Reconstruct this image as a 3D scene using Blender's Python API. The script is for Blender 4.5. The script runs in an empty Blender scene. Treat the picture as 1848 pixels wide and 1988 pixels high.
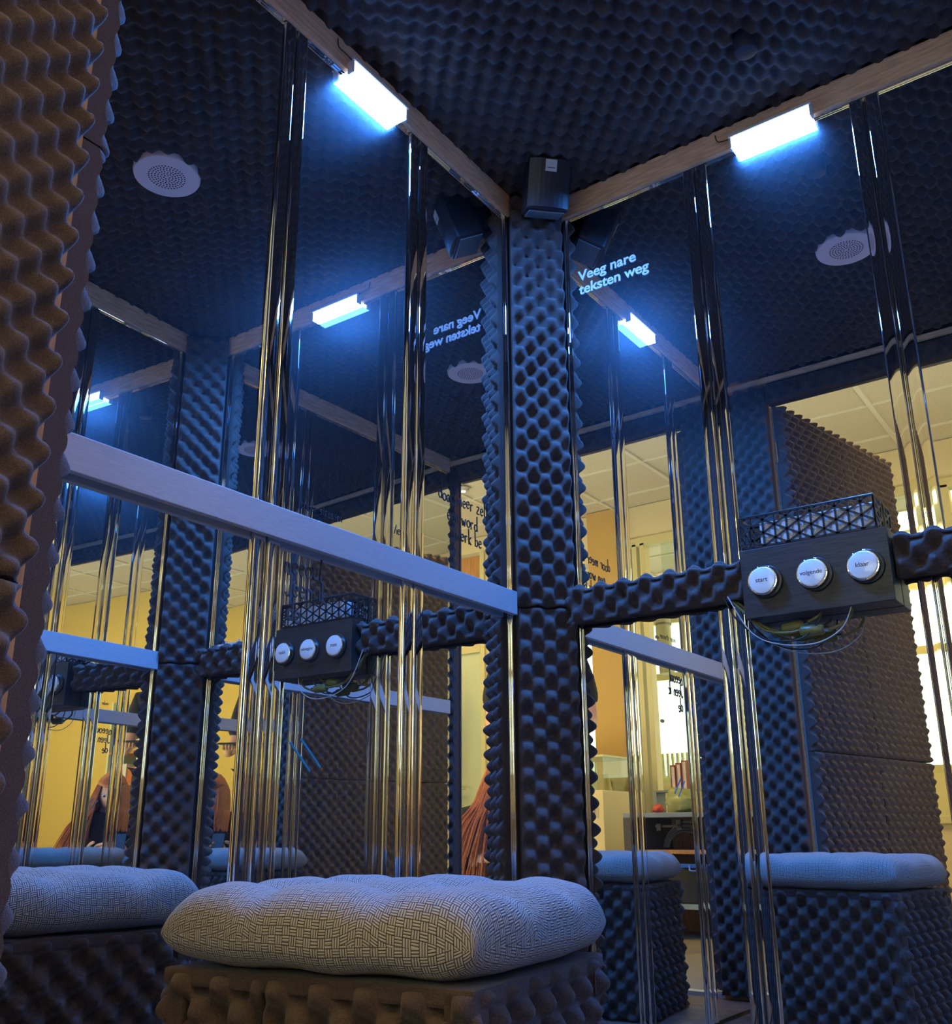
import bpy, bmesh, math, random
from mathutils import Vector, Matrix
random.seed(7)
C = bpy.context.scene
COL = C.collection
PI = math.pi
def V(*a): return Vector(a)

# ------------------------------------------------------------------ camera
CAM = V(1.156, -1.867, 0.5)
yaw, pitch, roll = 2.2001, 0.2956, -0.0028
F = V(math.cos(yaw)*math.cos(pitch), math.sin(yaw)*math.cos(pitch), math.sin(pitch))
Rt = V(math.sin(yaw), -math.cos(yaw), 0); Up = Rt.cross(F)
R2 = Rt*math.cos(roll)+Up*math.sin(roll); U2 = Up*math.cos(roll)-Rt*math.sin(roll)
cd = bpy.data.cameras.new('camera'); cam = bpy.data.objects.new('camera', cd); COL.objects.link(cam)
m = Matrix((R2, U2, -F)).transposed().to_4x4(); m.translation = CAM; cam.matrix_world = m
cd.sensor_fit = 'HORIZONTAL'; cd.sensor_width = 36; cd.lens = 36*1873.1/1848
cd.shift_x = 21.3/1848; cd.shift_y = 56.0/1848; cd.clip_start = 0.01
C.camera = cam
# ------------------------------------------------------------------ world, view
w = bpy.data.worlds.new('sky'); C.world = w; w.use_nodes = True
wb = w.node_tree.nodes['Background']; wb.inputs[0].default_value = (1.0, 0.97, 0.74, 1); wb.inputs[1].default_value = 8.0
C.view_settings.view_transform = 'Standard'; C.view_settings.look = 'None'
C.view_settings.exposure = 0.0; C.view_settings.gamma = 1.0; C.view_settings.use_curve_mapping = False
try:
    C.cycles.max_bounces = 16; C.cycles.glossy_bounces = 14; C.cycles.diffuse_bounces = 3
    C.cycles.transmission_bounces = 8; C.cycles.transparent_max_bounces = 12
    C.cycles.sample_clamp_indirect = 3.0; C.cycles.blur_glossy = 0.3
except Exception: pass
LAMP_COL = (0.055, 0.27, 1.0); LAMP_E = 2500.0
ROOM_COL = (1.0, 0.61, 0.20); ROOM_E = 27.0

# ------------------------------------------------------------------ materials
def mat(name, col, rough=0.6, metal=0.0, **k):
    m = bpy.data.materials.new(name); m.use_nodes = True; b = m.node_tree.nodes['Principled BSDF']
    b.inputs['Base Color'].default_value = (*col, 1); b.inputs['Roughness'].default_value = rough
    b.inputs['Metallic'].default_value = metal
    for kk, vv in k.items():
        b.inputs[kk.replace('_', ' ')].default_value = vv
    return m
def nodes(m):
    nt = m.node_tree; return nt, nt.nodes, nt.links, nt.nodes['Principled BSDF']
def noisy(m, scale, a, b_, detail=3, stretch=None, bump=0.0, lo=.35, hi=.65):
    nt, N, L, bs = nodes(m)
    tc = N.new('ShaderNodeTexCoord'); mp = N.new('ShaderNodeMapping'); L.new(tc.outputs['Object'], mp.inputs[0])
    if stretch: mp.inputs['Scale'].default_value = stretch
    n = N.new('ShaderNodeTexNoise'); n.inputs['Scale'].default_value = scale; n.inputs['Detail'].default_value = detail
    L.new(mp.outputs[0], n.inputs['Vector'])
    r = N.new('ShaderNodeValToRGB'); r.color_ramp.elements[0].position = lo; r.color_ramp.elements[1].position = hi
    r.color_ramp.elements[0].color = (*a, 1); r.color_ramp.elements[1].color = (*b_, 1)
    L.new(n.outputs['Fac'], r.inputs[0]); L.new(r.outputs[0], bs.inputs['Base Color'])
    if bump:
        bp = N.new('ShaderNodeBump'); bp.inputs['Strength'].default_value = bump; bp.inputs['Distance'].default_value = .002
        L.new(n.outputs['Fac'], bp.inputs['Height']); L.new(bp.outputs[0], bs.inputs['Normal'])
    return m
FOAM = noisy(mat('charcoal_foam', (.1, .1, .1), 1.0), 700, (.052, .039, .036), (.084, .063, .058), 2, bump=.5)
FOAM.node_tree.nodes['Principled BSDF'].inputs['Specular IOR Level'].default_value = .1
FOAM.node_tree.nodes['Principled BSDF'].inputs['Sheen Weight'].default_value = .12
FOAMC = noisy(mat('foam_cut_side', (.1, .1, .1), 1.0), 900, (.055, .040, .036), (.085, .062, .055), 2, bump=.4)
FOAMC.node_tree.nodes['Principled BSDF'].inputs['Specular IOR Level'].default_value = .1
def mirror_mat():
    m = mat('mirror_glass', (.86, .89, .88), 0.0, 1.0)
    nt, N, L, b = nodes(m)
    out = N['Material Output']
    g = N.new('ShaderNodeBsdfAnisotropic'); g.inputs['Color'].default_value = (.7, .75, .85, 1); g.inputs['Roughness'].default_value = .35
    d = N.new('ShaderNodeBsdfDiffuse'); d.inputs['Color'].default_value = (.75, .78, .82, 1)
    mx = N.new('ShaderNodeMixShader'); mx.inputs[0].default_value = .012  # faint rough lobe imitates the bluish glow spreading round the lamps
    L.new(b.outputs[0], mx.inputs[1]); L.new(g.outputs[0], mx.inputs[2])
    # dust specks and wiped smears
    tc = N.new('ShaderNodeTexCoord')
    vo = N.new('ShaderNodeTexVoronoi'); vo.inputs['Scale'].default_value = 95; L.new(tc.outputs['Object'], vo.inputs['Vector'])
    lt = N.new('ShaderNodeMath'); lt.operation = 'LESS_THAN'; lt.inputs[1].default_value = .09; L.new(vo.outputs['Distance'], lt.inputs[0])
    ns = N.new('ShaderNodeTexNoise'); ns.inputs['Scale'].default_value = 5; ns.inputs['Detail'].default_value = 4; L.new(tc.outputs['Object'], ns.inputs['Vector'])
    gt = N.new('ShaderNodeMapRange'); gt.inputs[1].default_value = .56; gt.inputs[2].default_value = .75; gt.inputs[3].default_value = 0; gt.inputs[4].default_value = .16
    L.new(ns.outputs['Fac'], gt.inputs[0])
    mu = N.new('ShaderNodeMath'); mu.operation = 'MULTIPLY'; L.new(lt.outputs[0], mu.inputs[0]); L.new(gt.outputs[0], mu.inputs[1])
    m2 = N.new('ShaderNodeMixShader'); L.new(mu.outputs[0], m2.inputs[0]); L.new(mx.outputs[0], m2.inputs[1]); L.new(d.outputs[0], m2.inputs[2])
    L.new(m2.outputs[0], out.inputs[0])
    return m
MIRROR = mirror_mat()
CHROME = mat('chrome', (.88, .90, .90), .02, 1.0)
nt, N_, L_, b_ = nodes(CHROME)
tc = N_.new('ShaderNodeTexCoord'); mp = N_.new('ShaderNodeMapping'); mp.inputs['Scale'].default_value = (160, 160, 3)
nz = N_.new('ShaderNodeTexNoise'); nz.inputs['Scale'].default_value = 1; bp = N_.new('ShaderNodeBump'); bp.inputs['Strength'].default_value = .035; bp.inputs['Distance'].default_value = .001
L_.new(tc.outputs['Object'], mp.inputs[0]); L_.new(mp.outputs[0], nz.inputs['Vector']); L_.new(nz.outputs['Fac'], bp.inputs['Height']); pass
ALU = noisy(mat('brushed_aluminium', (.5, .5, .52), .5, .2), 60, (.38, .38, .40), (.44, .44, .46), 3, stretch=(1, 1, 14))
WOOD = noisy(mat('pale_pine', (.4, .25, .13), .6), 18, (.58, .34, .20), (.78, .50, .32), 4, stretch=(1, 1, 9))
WOODX = noisy(mat('oak_veneer', (.4, .2, .07), .5), 14, (.38, .17, .045), (.50, .25, .075), 4, stretch=(9, 9, .8))
CHIP = noisy(mat('chipboard_edge', (.3, .25, .2), .8), 420, (.13, .11, .09), (.42, .36, .30), 2, bump=.5)
BLACKW = noisy(mat('black_stained_wood', (.02, .02, .02), .45), 30, (.013, .013, .014), (.034, .033, .034), 4, stretch=(1, 6, 14), bump=.15)
BLACKP = mat('black_plastic', (.015, .015, .017), .38)
NAVY = mat('dark_speaker_shell', (.012, .013, .02), .45)
GREYM = mat('grey_grille', (.12, .12, .13), .7)
WHITEP = mat('white_plastic', (.55, .55, .56), .35)
BTN = mat('white_button_cap', (.90, .94, .95), .25); BTN.node_tree.nodes['Principled BSDF'].inputs['Coat Weight'].default_value = .6
DISC = mat('painted_grille', (.92, .74, .72), .6)
BLACKG = mat('grille_hole', (.01, .01, .01), .9)
OLIVE = mat('olive_cable_sheath', (.17, .16, .045), .35)
INK = mat('black_marker_ink', (.006, .006, .008), .5)
INKG = mat('dried_marker_ink', (.035, .035, .042), .6)
TEAL = mat('teal_marker_ink', (.02, .22, .34), .5)
VINYL = mat('white_vinyl', (.80, .84, .92), .5)
PAINT = noisy(mat('cream_paint', (.7, .6, .4), .8), 4, (.70, .62, .42), (.76, .68, .47), 2)
PAINTO = mat('ochre_paint', (.50, .32, .10), .8)
PAINTW = mat('pale_green_white_paint', (.60, .68, .52), .5)
FRAMEP = mat('window_frame_paint', (.62, .58, .33), .5)
TILE = noisy(mat('ceiling_tile', (.7, .7, .7), .9), 160, (.66, .62, .52), (.74, .70, .60), 2, bump=.2)
TBAR = mat('ceiling_grid_bar', (.86, .86, .82), .5)
CARPET = noisy(mat('speckled_lino', (.2, .18, .1), .7), 260, (.16, .13, .07), (.30, .25, .14), 3)
BOOTHF = noisy(mat('worn_brown_board', (.12, .07, .05), .6), 30, (.09, .05, .035), (.16, .09, .06), 3)
TRIMM = mat('threshold_metal', (.75, .75, .72), .35, .8)
SKIN = mat('skin', (.62, .34, .22), .5, Subsurface_Weight=.0)
HAIR = noisy(mat('auburn_hair', (.3, .09, .03), .5), 90, (.16, .035, .010), (.55, .16, .04), 3, stretch=(6, 6, .6), bump=.5)
BLACKC = noisy(mat('black_cotton', (.012, .012, .014), .9), 60, (.008, .008, .010), (.018, .018, .022), 2)
TROUS = noisy(mat('dark_brown_cotton', (.02, .014, .012), .9), 60, (.012, .009, .009), (.024, .017, .016), 2)
def glow(name, col, e):
    m = bpy.data.materials.new(name); m.use_nodes = True; nt = m.node_tree; nt.nodes.clear()
    o = nt.nodes.new('ShaderNodeOutputMaterial'); em = nt.nodes.new('ShaderNodeEmission')
    em.inputs[0].default_value = (*col, 1); em.inputs[1].default_value = e; nt.links.new(em.outputs[0], o.inputs[0]); return m
LED = glow('led_diffuser', LAMP_COL, LAMP_E)
LEDS = glow('led_frosted_side', (0.62, 0.75, 1.0), 4.0)
ROOML = glow('room_light_diffuser', ROOM_COL, ROOM_E)
GLASS = bpy.data.materials.new('clear_glass'); GLASS.use_nodes = True
nt = GLASS.node_tree; bs = nt.nodes['Principled BSDF']; tr = nt.nodes.new('ShaderNodeBsdfTransparent'); tr.inputs[0].default_value = (.93, .97, .94, 1)
gl = nt.nodes.new('ShaderNodeBsdfGlossy'); gl.inputs['Roughness'].default_value = .02; mx = nt.nodes.new('ShaderNodeMixShader'); mx.inputs[0].default_value = .08
nt.links.new(tr.outputs[0], mx.inputs[1]); nt.links.new(gl.outputs[0], mx.inputs[2]); nt.links.new(mx.outputs[0], nt.nodes['Material Output'].inputs[0])
def weave_mat():
    m = mat('basket_weave_fabric', (.3, .3, .3), .95); nt, N, L, b = nodes(m)
    uv = N.new('ShaderNodeUVMap'); sp = N.new('ShaderNodeSeparateXYZ'); L.new(uv.outputs[0], sp.inputs[0])
    def mth(op, a, c=None):
        n = N.new('ShaderNodeMath'); n.operation = op
        for i, x in enumerate((a, c)):
            if x is None: continue
            if isinstance(x, (int, float)): n.inputs[i].default_value = x
            else: L.new(x, n.inputs[i])
        return n.outputs[0]
    nz = N.new('ShaderNodeTexNoise'); nz.inputs['Scale'].default_value = .35; L.new(uv.outputs[0], nz.inputs['Vector'])
    wob = mth('MULTIPLY', mth('SUBTRACT', nz.outputs['Fac'], .5), .22)
    u = mth('ADD', mth('MULTIPLY', sp.outputs[0], 1.0), wob); v = mth('SUBTRACT', mth('MULTIPLY', sp.outputs[1], 1.0), wob)
    par = mth('MODULO', mth('ADD', mth('ADD', mth('FLOOR', u), mth('FLOOR', v)), 4000), 2)
    fu = mth('FRACT', u); fv = mth('FRACT', v)
    mixa = mth('ADD', mth('MULTIPLY', fu, par), mth('MULTIPLY', fv, mth('SUBTRACT', 1, par)))      # across strands
    mixb = mth('ADD', mth('MULTIPLY', fv, par), mth('MULTIPLY', fu, mth('SUBTRACT', 1, par)))      # along strands
    st = mth('ABSOLUTE', mth('SINE', mth('MULTIPLY', mixa, PI*3)))
    e = mth('MULTIPLY', mth('GREATER_THAN', mixb, .04), mth('LESS_THAN', mixb, .96))
    e2 = mth('MULTIPLY', mth('GREATER_THAN', mixa, .03), mth('LESS_THAN', mixa, .97))
    h = mth('MULTIPLY', mth('MULTIPLY', st, e), e2)
    r = N.new('ShaderNodeValToRGB'); r.color_ramp.elements[0].position = .30; r.color_ramp.elements[1].position = .58
    r.color_ramp.elements[0].color = (.022, .022, .026, 1); r.color_ramp.elements[1].color = (.36, .36, .345, 1)
    L.new(h, r.inputs[0]); L.new(r.outputs[0], b.inputs['Base Color'])
    bp = N.new('ShaderNodeBump'); bp.inputs['Strength'].default_value = .6; bp.inputs['Distance'].default_value = .0015
    L.new(h, bp.inputs['Height']); L.new(bp.outputs[0], b.inputs['Normal'])
    return m
WEAVE = weave_mat()

# ------------------------------------------------------------------ helpers
def tag(o, label=None, cat=None, group=None, kind=None):
    if label: o['label'] = label
    if cat: o['category'] = cat
    if group: o['group'] = group
    if kind: o['kind'] = kind
    return o
def wloc(o):
    v = Vector(o.location)
    while o.parent: o = o.parent; v = v + Vector(o.location)
    return v
def put(name, me, parent=None, loc=None, smooth=False, sharp=True):
    """link a mesh written in world coordinates, origin at its own centre"""
    if loc is None:
        if len(me.vertices):
            xs = [v.co for v in me.vertices]
            loc = Vector([(min(c[i] for c in xs)+max(c[i] for c in xs))/2 for i in range(3)])
        else: loc = Vector((0, 0, 0))
    me.transform(Matrix.Translation(-loc))
    o = bpy.data.objects.new(name, me); COL.objects.link(o)
    if parent: o.parent = parent; o.location = loc-wloc(parent)
    else: o.location = loc
    if smooth:
        me.polygons.foreach_set('use_smooth', [True]*len(me.polygons))
        if sharp: me.set_sharp_from_angle(angle=math.radians(55))
    return o
def empty(name, loc, label=None, cat=None, group=None, kind=None):
    o = bpy.data.objects.new(name, None); COL.objects.link(o); o.location = loc; o.empty_display_size = .05
    return tag(o, label, cat, group, kind)
def pydata(name, vs, fs, mt):
    me = bpy.data.meshes.new(name); me.from_pydata([tuple(v) for v in vs], [], fs); me.materials.append(mt); me.update(); return me
def frame_box(bm, o, U, W, N, a, b, c, bev=0):
    """box from point o, spans a*U, b*W, c*N"""
    vs = [bm.verts.new(o+U*(a*i)+W*(b*j)+N*(c*k)) for k in (0, 1) for j in (0, 1) for i in (0, 1)]
    fs = [bm.faces.new([vs[i] for i in f]) for f in ((0, 2, 3, 1), (4, 5, 7, 6), (0, 1, 5, 4), (2, 6, 7, 3), (0, 4, 6, 2), (1, 3, 7, 5))]
    if bev:
        es = list({e for f in fs for e in f.edges}); bmesh.ops.bevel(bm, geom=es, offset=bev, segments=2, affect='EDGES', profile=.6)
def box_bm(bm, lo, hi, bev=0):
    lo = Vector(lo); hi = Vector(hi)
    frame_box(bm, lo, V(1, 0, 0), V(0, 1, 0), V(0, 0, 1), hi.x-lo.x, hi.y-lo.y, hi.z-lo.z, bev)
def fin(name, bm, mt, parent=None, smooth=False, loc=None):
    bmesh.ops.recalc_face_normals(bm, faces=bm.faces)
    me = bpy.data.meshes.new(name); bm.to_mesh(me); bm.free(); me.materials.append(mt)
    return put(name, me, parent, loc, smooth)
def box(name, lo, hi, mt, parent=None, bev=0):
    bm = bmesh.new(); box_bm(bm, lo, hi, bev); return fin(name, bm, mt, parent)
def tube(bm, pts, r, n=8, closed=False):
    pts = [Vector(p) for p in pts]; rings = []
    rr = r if isinstance(r, (list, tuple)) else [r]*len(pts)
    t0 = (pts[1]-pts[0]).normalized(); a = t0.orthogonal().normalized()
    for i, p in enumerate(pts):
        t = (pts[min(i+1, len(pts)-1)]-pts[max(i-1, 0)]).normalized()
        a = (a-t*a.dot(t)).normalized() if (a-t*a.dot(t)).length > 1e-6 else t.orthogonal().normalized()
        b = t.cross(a)
        rings.append([bm.verts.new(p+(a*math.cos(2*PI*k/n)+b*math.sin(2*PI*k/n))*rr[i]) for k in range(n)])
    for i in range(len(rings)-1):
        for k in range(n): bm.faces.new((rings[i][k], rings[i][(k+1) % n], rings[i+1][(k+1) % n], rings[i+1][k]))
    bm.faces.new(list(reversed(rings[0]))); bm.faces.new(rings[-1])
def smooth_pts(p, k=5):
    p = [Vector(x) for x in p]; out = []
    for i in range(len(p)-1):
        a, b, c, d = p[max(i-1, 0)], p[i], p[i+1], p[min(i+2, len(p)-1)]
        for j in range(k):
            t = j/k; out.append(.5*((2*b)+(c-a)*t+(2*a-5*b+4*c-d)*t*t+(3*b-a-3*c+d)*t**3))
    out.append(p[-1]); return out
def cyl(bm, c, ax, r, h, n=32, r2=None, bev=0):
    ax = Vector(ax).normalized(); a = ax.orthogonal().normalized(); b = ax.cross(a); r2 = r if r2 is None else r2
    prof = [(0, r), (h, r2)] if not bev else [(0, r), (h-bev, r2), (h-bev*.3, r2-bev*.3), (h, r2-bev)]
    rings = [[bm.verts.new(Vector(c)+ax*z+(a*math.cos(2*PI*k/n)+b*math.sin(2*PI*k/n))*q) for k in range(n)] for z, q in prof]
    for i in range(len(rings)-1):
        for k in range(n): bm.faces.new((rings[i][k], rings[i][(k+1) % n], rings[i+1][(k+1) % n], rings[i+1][k]))
    bm.faces.new(list(reversed(rings[0]))); bm.faces.new(rings[-1])
def prism(name, pts, z0, z1, mt, parent=None, smooth=False, loc=None):
    n = len(pts); vs = [(p[0], p[1], z0) for p in pts]+[(p[0], p[1], z1) for p in pts]
    fs = [(i, (i+1) % n, n+(i+1) % n, n+i) for i in range(n)]+[tuple(range(n-1, -1, -1)), tuple(range(n, 2*n))]
    me = pydata(name, vs, fs, mt); o = put(name, me, parent, loc)
    if smooth:
        me.polygons.foreach_set('use_smooth', [i < n for i in range(len(me.polygons))]); me.set_sharp_from_angle(angle=math.radians(50))
    return o
LAT = .0385; LATA = .054
def foam(name, o, U, W, N, w, h, parent=None, base=.020, amp=.0135, res=.006, diag=True, ph=(0, 0), rnd=.006, mt=None, cut=1, hole=None):
    """egg-crate foam sheet as a real relief; o = lower left back corner, U across, W up, N outwards"""
    U = U.normalized(); W = W.normalized(); N = N.normalized()
    nu = max(3, int(w/res)); nv = max(3, int(h/res)); vs = []; fs = []
    ir = random.uniform(0, 9)
    for j in range(nv+1):
        for i in range(nu+1):
            u = w*i/nu; v = h*j/nv; a = u+ph[0]; b = v+ph[1]
            if diag: s = math.cos(PI*a/(LAT*.7071))*math.cos(PI*b/(LAT*.7071))
            else: s = .5*(math.cos(2*PI*a/LATA)+math.cos(2*PI*b/LATA))
            s = math.copysign(abs(s)**.85, s)
            t = base+amp+amp*s*(1+.08*math.sin(a*31+ir)+.08*math.sin(b*23+ir))
            if hole and (u-hole[0])**2+(v-hole[1])**2 < hole[2]**2: t = base
            d = min(u, w-u, v, h-v)
            if d < rnd: t -= (rnd-math.sqrt(max(0, rnd*rnd-(rnd-d)**2)))*.8
            vs.append(o+U*u+W*v+N*t)
    for j in range(nv):
        for i in range(nu):
            k = j*(nu+1)+i; fs.append((k, k+1, k+nu+2, k+nu+1))
    nf = len(fs)
    # cut sides down to the flat back
    per = [i for i in range(nu+1)]+[j*(nu+1)+nu for j in range(1, nv+1)]+[nv*(nu+1)+i for i in range(nu-1, -1, -1)]+[j*(nu+1) for j in range(nv-1, 0, -1)]
    st = len(vs)
    for k in per:
        p = vs[k]; vs.append(p-N*((p-o).dot(N)))
    n = len(per)
    for i in range(n): fs.append((per[i], st+i, st+(i+1) % n, per[(i+1) % n]))
    fs.append(tuple(st+i for i in range(n-1, -1, -1)))
    me = pydata(name, vs, fs, mt or FOAM); me.materials.append(FOAMC)
    me.polygons.foreach_set('use_smooth', [i < nf for i in range(len(fs))])
    me.polygons.foreach_set('material_index', [0 if i < nf else cut for i in range(len(fs))])
    return put(name, me, parent)
X, Y, Z = V(1, 0, 0), V(0, 1, 0), V(0, 0, 1)
def text_mesh(body, size, o, U, W, mt, name, parent, bold=0.0, align='LEFT', spacing=1.0, line=1.0, depth=.0003, shear=0):
    cu = bpy.data.curves.new(name, 'FONT'); cu.body = body; cu.size = size; cu.offset = bold; cu.extrude = depth
    cu.align_x = align; cu.align_y = 'CENTER'; cu.space_character = spacing; cu.space_line = line; cu.shear = shear
    t = bpy.data.objects.new('tmp', cu); COL.objects.link(t)
    dg = bpy.context.evaluated_depsgraph_get(); me = bpy.data.meshes.new_from_object(t.evaluated_get(dg)); me.name = name
    bpy.data.objects.remove(t)
    Nn = U.cross(W); M = Matrix((U, W, Nn)).transposed().to_4x4(); M.translation = o
    me.transform(M); me.materials.clear(); me.materials.append(mt)
    return put(name, me, parent)
# stroke letters for the marker handwriting (x right, y up, x-height 1)
def arc(cx, cy, rx, ry, a0, a1, n=8):
    return [(cx+rx*math.cos(math.radians(a0+(a1-a0)*i/n)), cy+ry*math.sin(math.radians(a0+(a1-a0)*i/n))) for i in range(n+1)]
GL = {
 'd': [arc(.35, .45, .33, .42, 40, 360), [(.72, 2), (.68, .9), (.72, 0)]], 'o': [arc(.38, .48, .36, .45, 90, 460)],
 'r': [[(.1, .95), (.14, 0)], arc(.42, .55, .28, .4, 170, 50)], 'm': [[(.05, .95), (.1, 0)], arc(.3, .5, .2, .45, 180, 0)+[(.5, 0)], arc(.72, .5, .2, .45, 180, 0)+[(.94, 0)]],
 'e': [[(.08, .5), (.66, .56)], arc(.38, .48, .32, .46, 10, 320)], 'z': [[(.05, .92), (.62, .88), (.05, .05), (.68, .02)]],
 'l': [[(.2, 2.0), (.12, .3), (.3, 0), (.45, .15)]], 'f': [arc(.45, 1.6, .25, .35, 60, 180)+[(.2, -.5)], [(0, .95), (.5, .95)]],
 'n': [[(.06, .95), (.1, 0)], arc(.36, .45, .26, .48, 175, 0)+[(.64, 0)]], 'w': [[(0, .95), (.2, 0), (.42, .75), (.62, 0), (.9, 1.0)]],
 'k': [[(.1, 2.0), (.12, 0)], [(.62, 1.0), (.14, .45), (.66, 0)]], 'b': [[(.08, 2.0), (.1, 0)], arc(.38, .42, .3, .42, 170, -170)],
 's': [arc(.36, .7, .26, .24, 50, 230)+arc(.34, .25, .28, .25, 60, -140)], 't': [[(.3, 1.7), (.26, .2), (.45, 0), (.55, .1)], [(.02, 1.05), (.56, 1.1)]],
 'i': [[(.12, .95), (.16, 0)], [(.14, 1.35), (.18, 1.42)]], 'a': [arc(.34, .45, .3, .42, 40, 360), [(.64, .95), (.64, .1), (.78, 0)]],
 'u': [[(.04, .95), (.08, .3), (.3, 0), (.56, .25), (.6, .95)], [(.6, .95), (.64, 0)]], 'g': [arc(.36, .5, .32, .4, 40, 360), [(.7, .95), (.68, -.5), (.4, -.9), (.08, -.65)]],
 'J': [[(.1, 1.7), (.62, 1.75), (.5, .2), (.2, -.1), (0, .2)]], '/': [[(0, 0), (.5, 1.7)]], ' ': []}
GWD = {'m': 1.1, 'w': 1.05, 'i': .32, 'l': .5, ' ': .6, 't': .6, 'J': .75, '/': .55}
def scribble(text, o, U, W, s, parent, mt=None, r=.0016, name='handwriting'):
    bm = bmesh.new(); x = 0; Nn = U.cross(W); fl = Matrix.Identity(3)
    for ch in text:
        y = random.uniform(-.12, .12)
        for st in GL[ch]:
            p = [o+U*((x+a*.9)*s)+W*((b+y)*s)+Nn*.0006 for a, b in st]
            p = smooth_pts(p, 3)
            k0 = len(bm.verts); tube(bm, p, r, 5)
            bm.verts.ensure_lookup_table()
            for q in bm.verts[k0:]:
                d = (q.co-o).dot(Nn); q.co -= Nn*(d*.75)
        x += GWD.get(ch, .82)
    return fin(name, bm, mt or INK, parent, True)

# ------------------------------------------------------------------ measured layout (metres, corner of the two mirrors = origin)
HM = 2.0; HT = 2.062; W_ = 1.2454; D_ = 1.297; dl = .00706
Lu = V(math.sin(dl), -math.cos(dl), 0); Ln = V(math.cos(dl), math.sin(dl), 0)      # left wall: along, into room
dc = -.045; Cu = V(math.sin(dc), -math.cos(dc), 0); Cn = -V(math.cos(dc), math.sin(dc), 0); C0 = V(W_, 0, 0)
Ru = X.copy(); Rn = -Y
P_ = .1135

# ---------- booth shell
fl = tag(box('floor', (-.05, -1.40, -.04), (W_+.1, .05, 0), BOOTHF), 'worn brown board floor inside the foam booth', kind='structure')
ce = empty('ceiling', (W_/2, -.65, 2.1), 'dark egg-crate foam ceiling of the booth', kind='structure')
box('ceiling_board', (-.06, -1.40, 2.093), (W_+.12, .05, 2.125), BLACKW, ce)
foam('foam_sheet', V(W_, -1.285, 2.092), -X, Y, -Z, W_, 1.285, ce, base=.014, amp=.0115, res=.0058, hole=(W_-.640, .630, .0785))
def wall(name, o, u, n, length, label, splits, mirror_from):
    e = empty(name, o+u*(length/2), label, kind='structure')
    bm = bmesh.new(); frame_box(bm, o-n*.03+Z*0, u, Z, n, length, 2.1, .026); fin('backing_board', bm, BLACKW, e)
    for a, b in splits:
        bm = bmesh.new(); frame_box(bm, o+u*a-n*.004+Z*.012, u, Z, n, b-a, HM-.012, .004); fin('mirror_panel', bm, MIRROR, e)
    return e
wl = wall('wall_left', V(0, 0, 0), Lu, Ln, 1.28, 'left booth wall of three tall mirror panels', ((.0, .46), (.4615, .84), (.8415, 1.28)), 0)
wr = wall('wall_back', V(0, 0, 0), Ru, Rn, W_, 'back booth wall of tall mirror panels', ((.0, .465), (.4665, .848), (.8495, W_)), 0)
wc = wall('wall_right', C0, Cu, Cn, 1.285, 'right booth wall of tall mirror panels', ((.0, .46), (.4615, .84), (.8415, 1.285)), 0)
# bottom rails of the mirrors
# front wall with the door opening
wf = empty('wall_front', V(W_/2, -1.33, 1.0), 'booth front wall around the doorway, lined with egg-crate foam', kind='structure')
YB = -1.330
foam('foam_sheet', V(.170, YB, 0.012), -X, Z, Y, .165, 1.33, wf, res=.0045, ph=(.012, .0))
foam('foam_sheet', V(.170, YB, 1.345), -X, Z, Y, .165, .69, wf, res=.0045, ph=(.012, .02))
foam('foam_sheet', V(W_+.0, YB, .012), -X, Z, Y, W_-1.170, 2.02, wf, res=.006)
foam('foam_sheet', V(1.166, YB, 1.968), -X, Z, Y, .992, .068, wf, res=.006, base=.02, amp=.009)
for a in ((-.60, .174), (1.166, 1.30)):
    box('wall_board', (a[0], -1.338, 0), (a[1], -1.331, 2.1), WOODX if a[0] < 0 else BLACKW, wf)
box('wall_board', (.174, -1.352, 1.966), (1.166, -1.331, 2.1), BLACKW, wf)
tag(box('trim_6', (.02, -1.302, 2.040), (W_-.02, -1.290, 2.058), WOOD), 'thin wooden lath above the doorway inside the booth', kind='structure')
th = tag(box('door_threshold', (.17, -1.375, -.005), (1.17, -1.335, .012), TRIMM), 'bright metal threshold strip across the booth doorway', 'threshold')
# wooden trims above the mirrors
def trim(name, o, u, n, a, b, label):
    e = empty(name, o+u*((a+b)/2)+Z*2.02, label, kind='structure')
    bm = bmesh.new(); frame_box(bm, o+u*a+n*0+Z*HM, u, Z, n, b-a, HT-HM, .012, .001); fin('lath', bm, WOOD, e)
    bm = bmesh.new(); frame_box(bm, o+u*a+n*0+Z*(HM-.006), u, Z, n, b-a, .006, .006, .001); fin('mirror_channel', bm, CHROME, e)
    return e
trim('trim_1', V(0, 0, 0), Lu, Ln, .10, 1.28, 'pine trim board along the top of the left mirror wall')
trim('trim_2', V(0, 0, 0), Ru, Rn, .10, 1.14, 'pine trim board along the top of the back mirror wall')
trim('trim_3', C0, Cu, Cn, .10, 1.27, 'pine trim board along the top of the right mirror wall')

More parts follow.
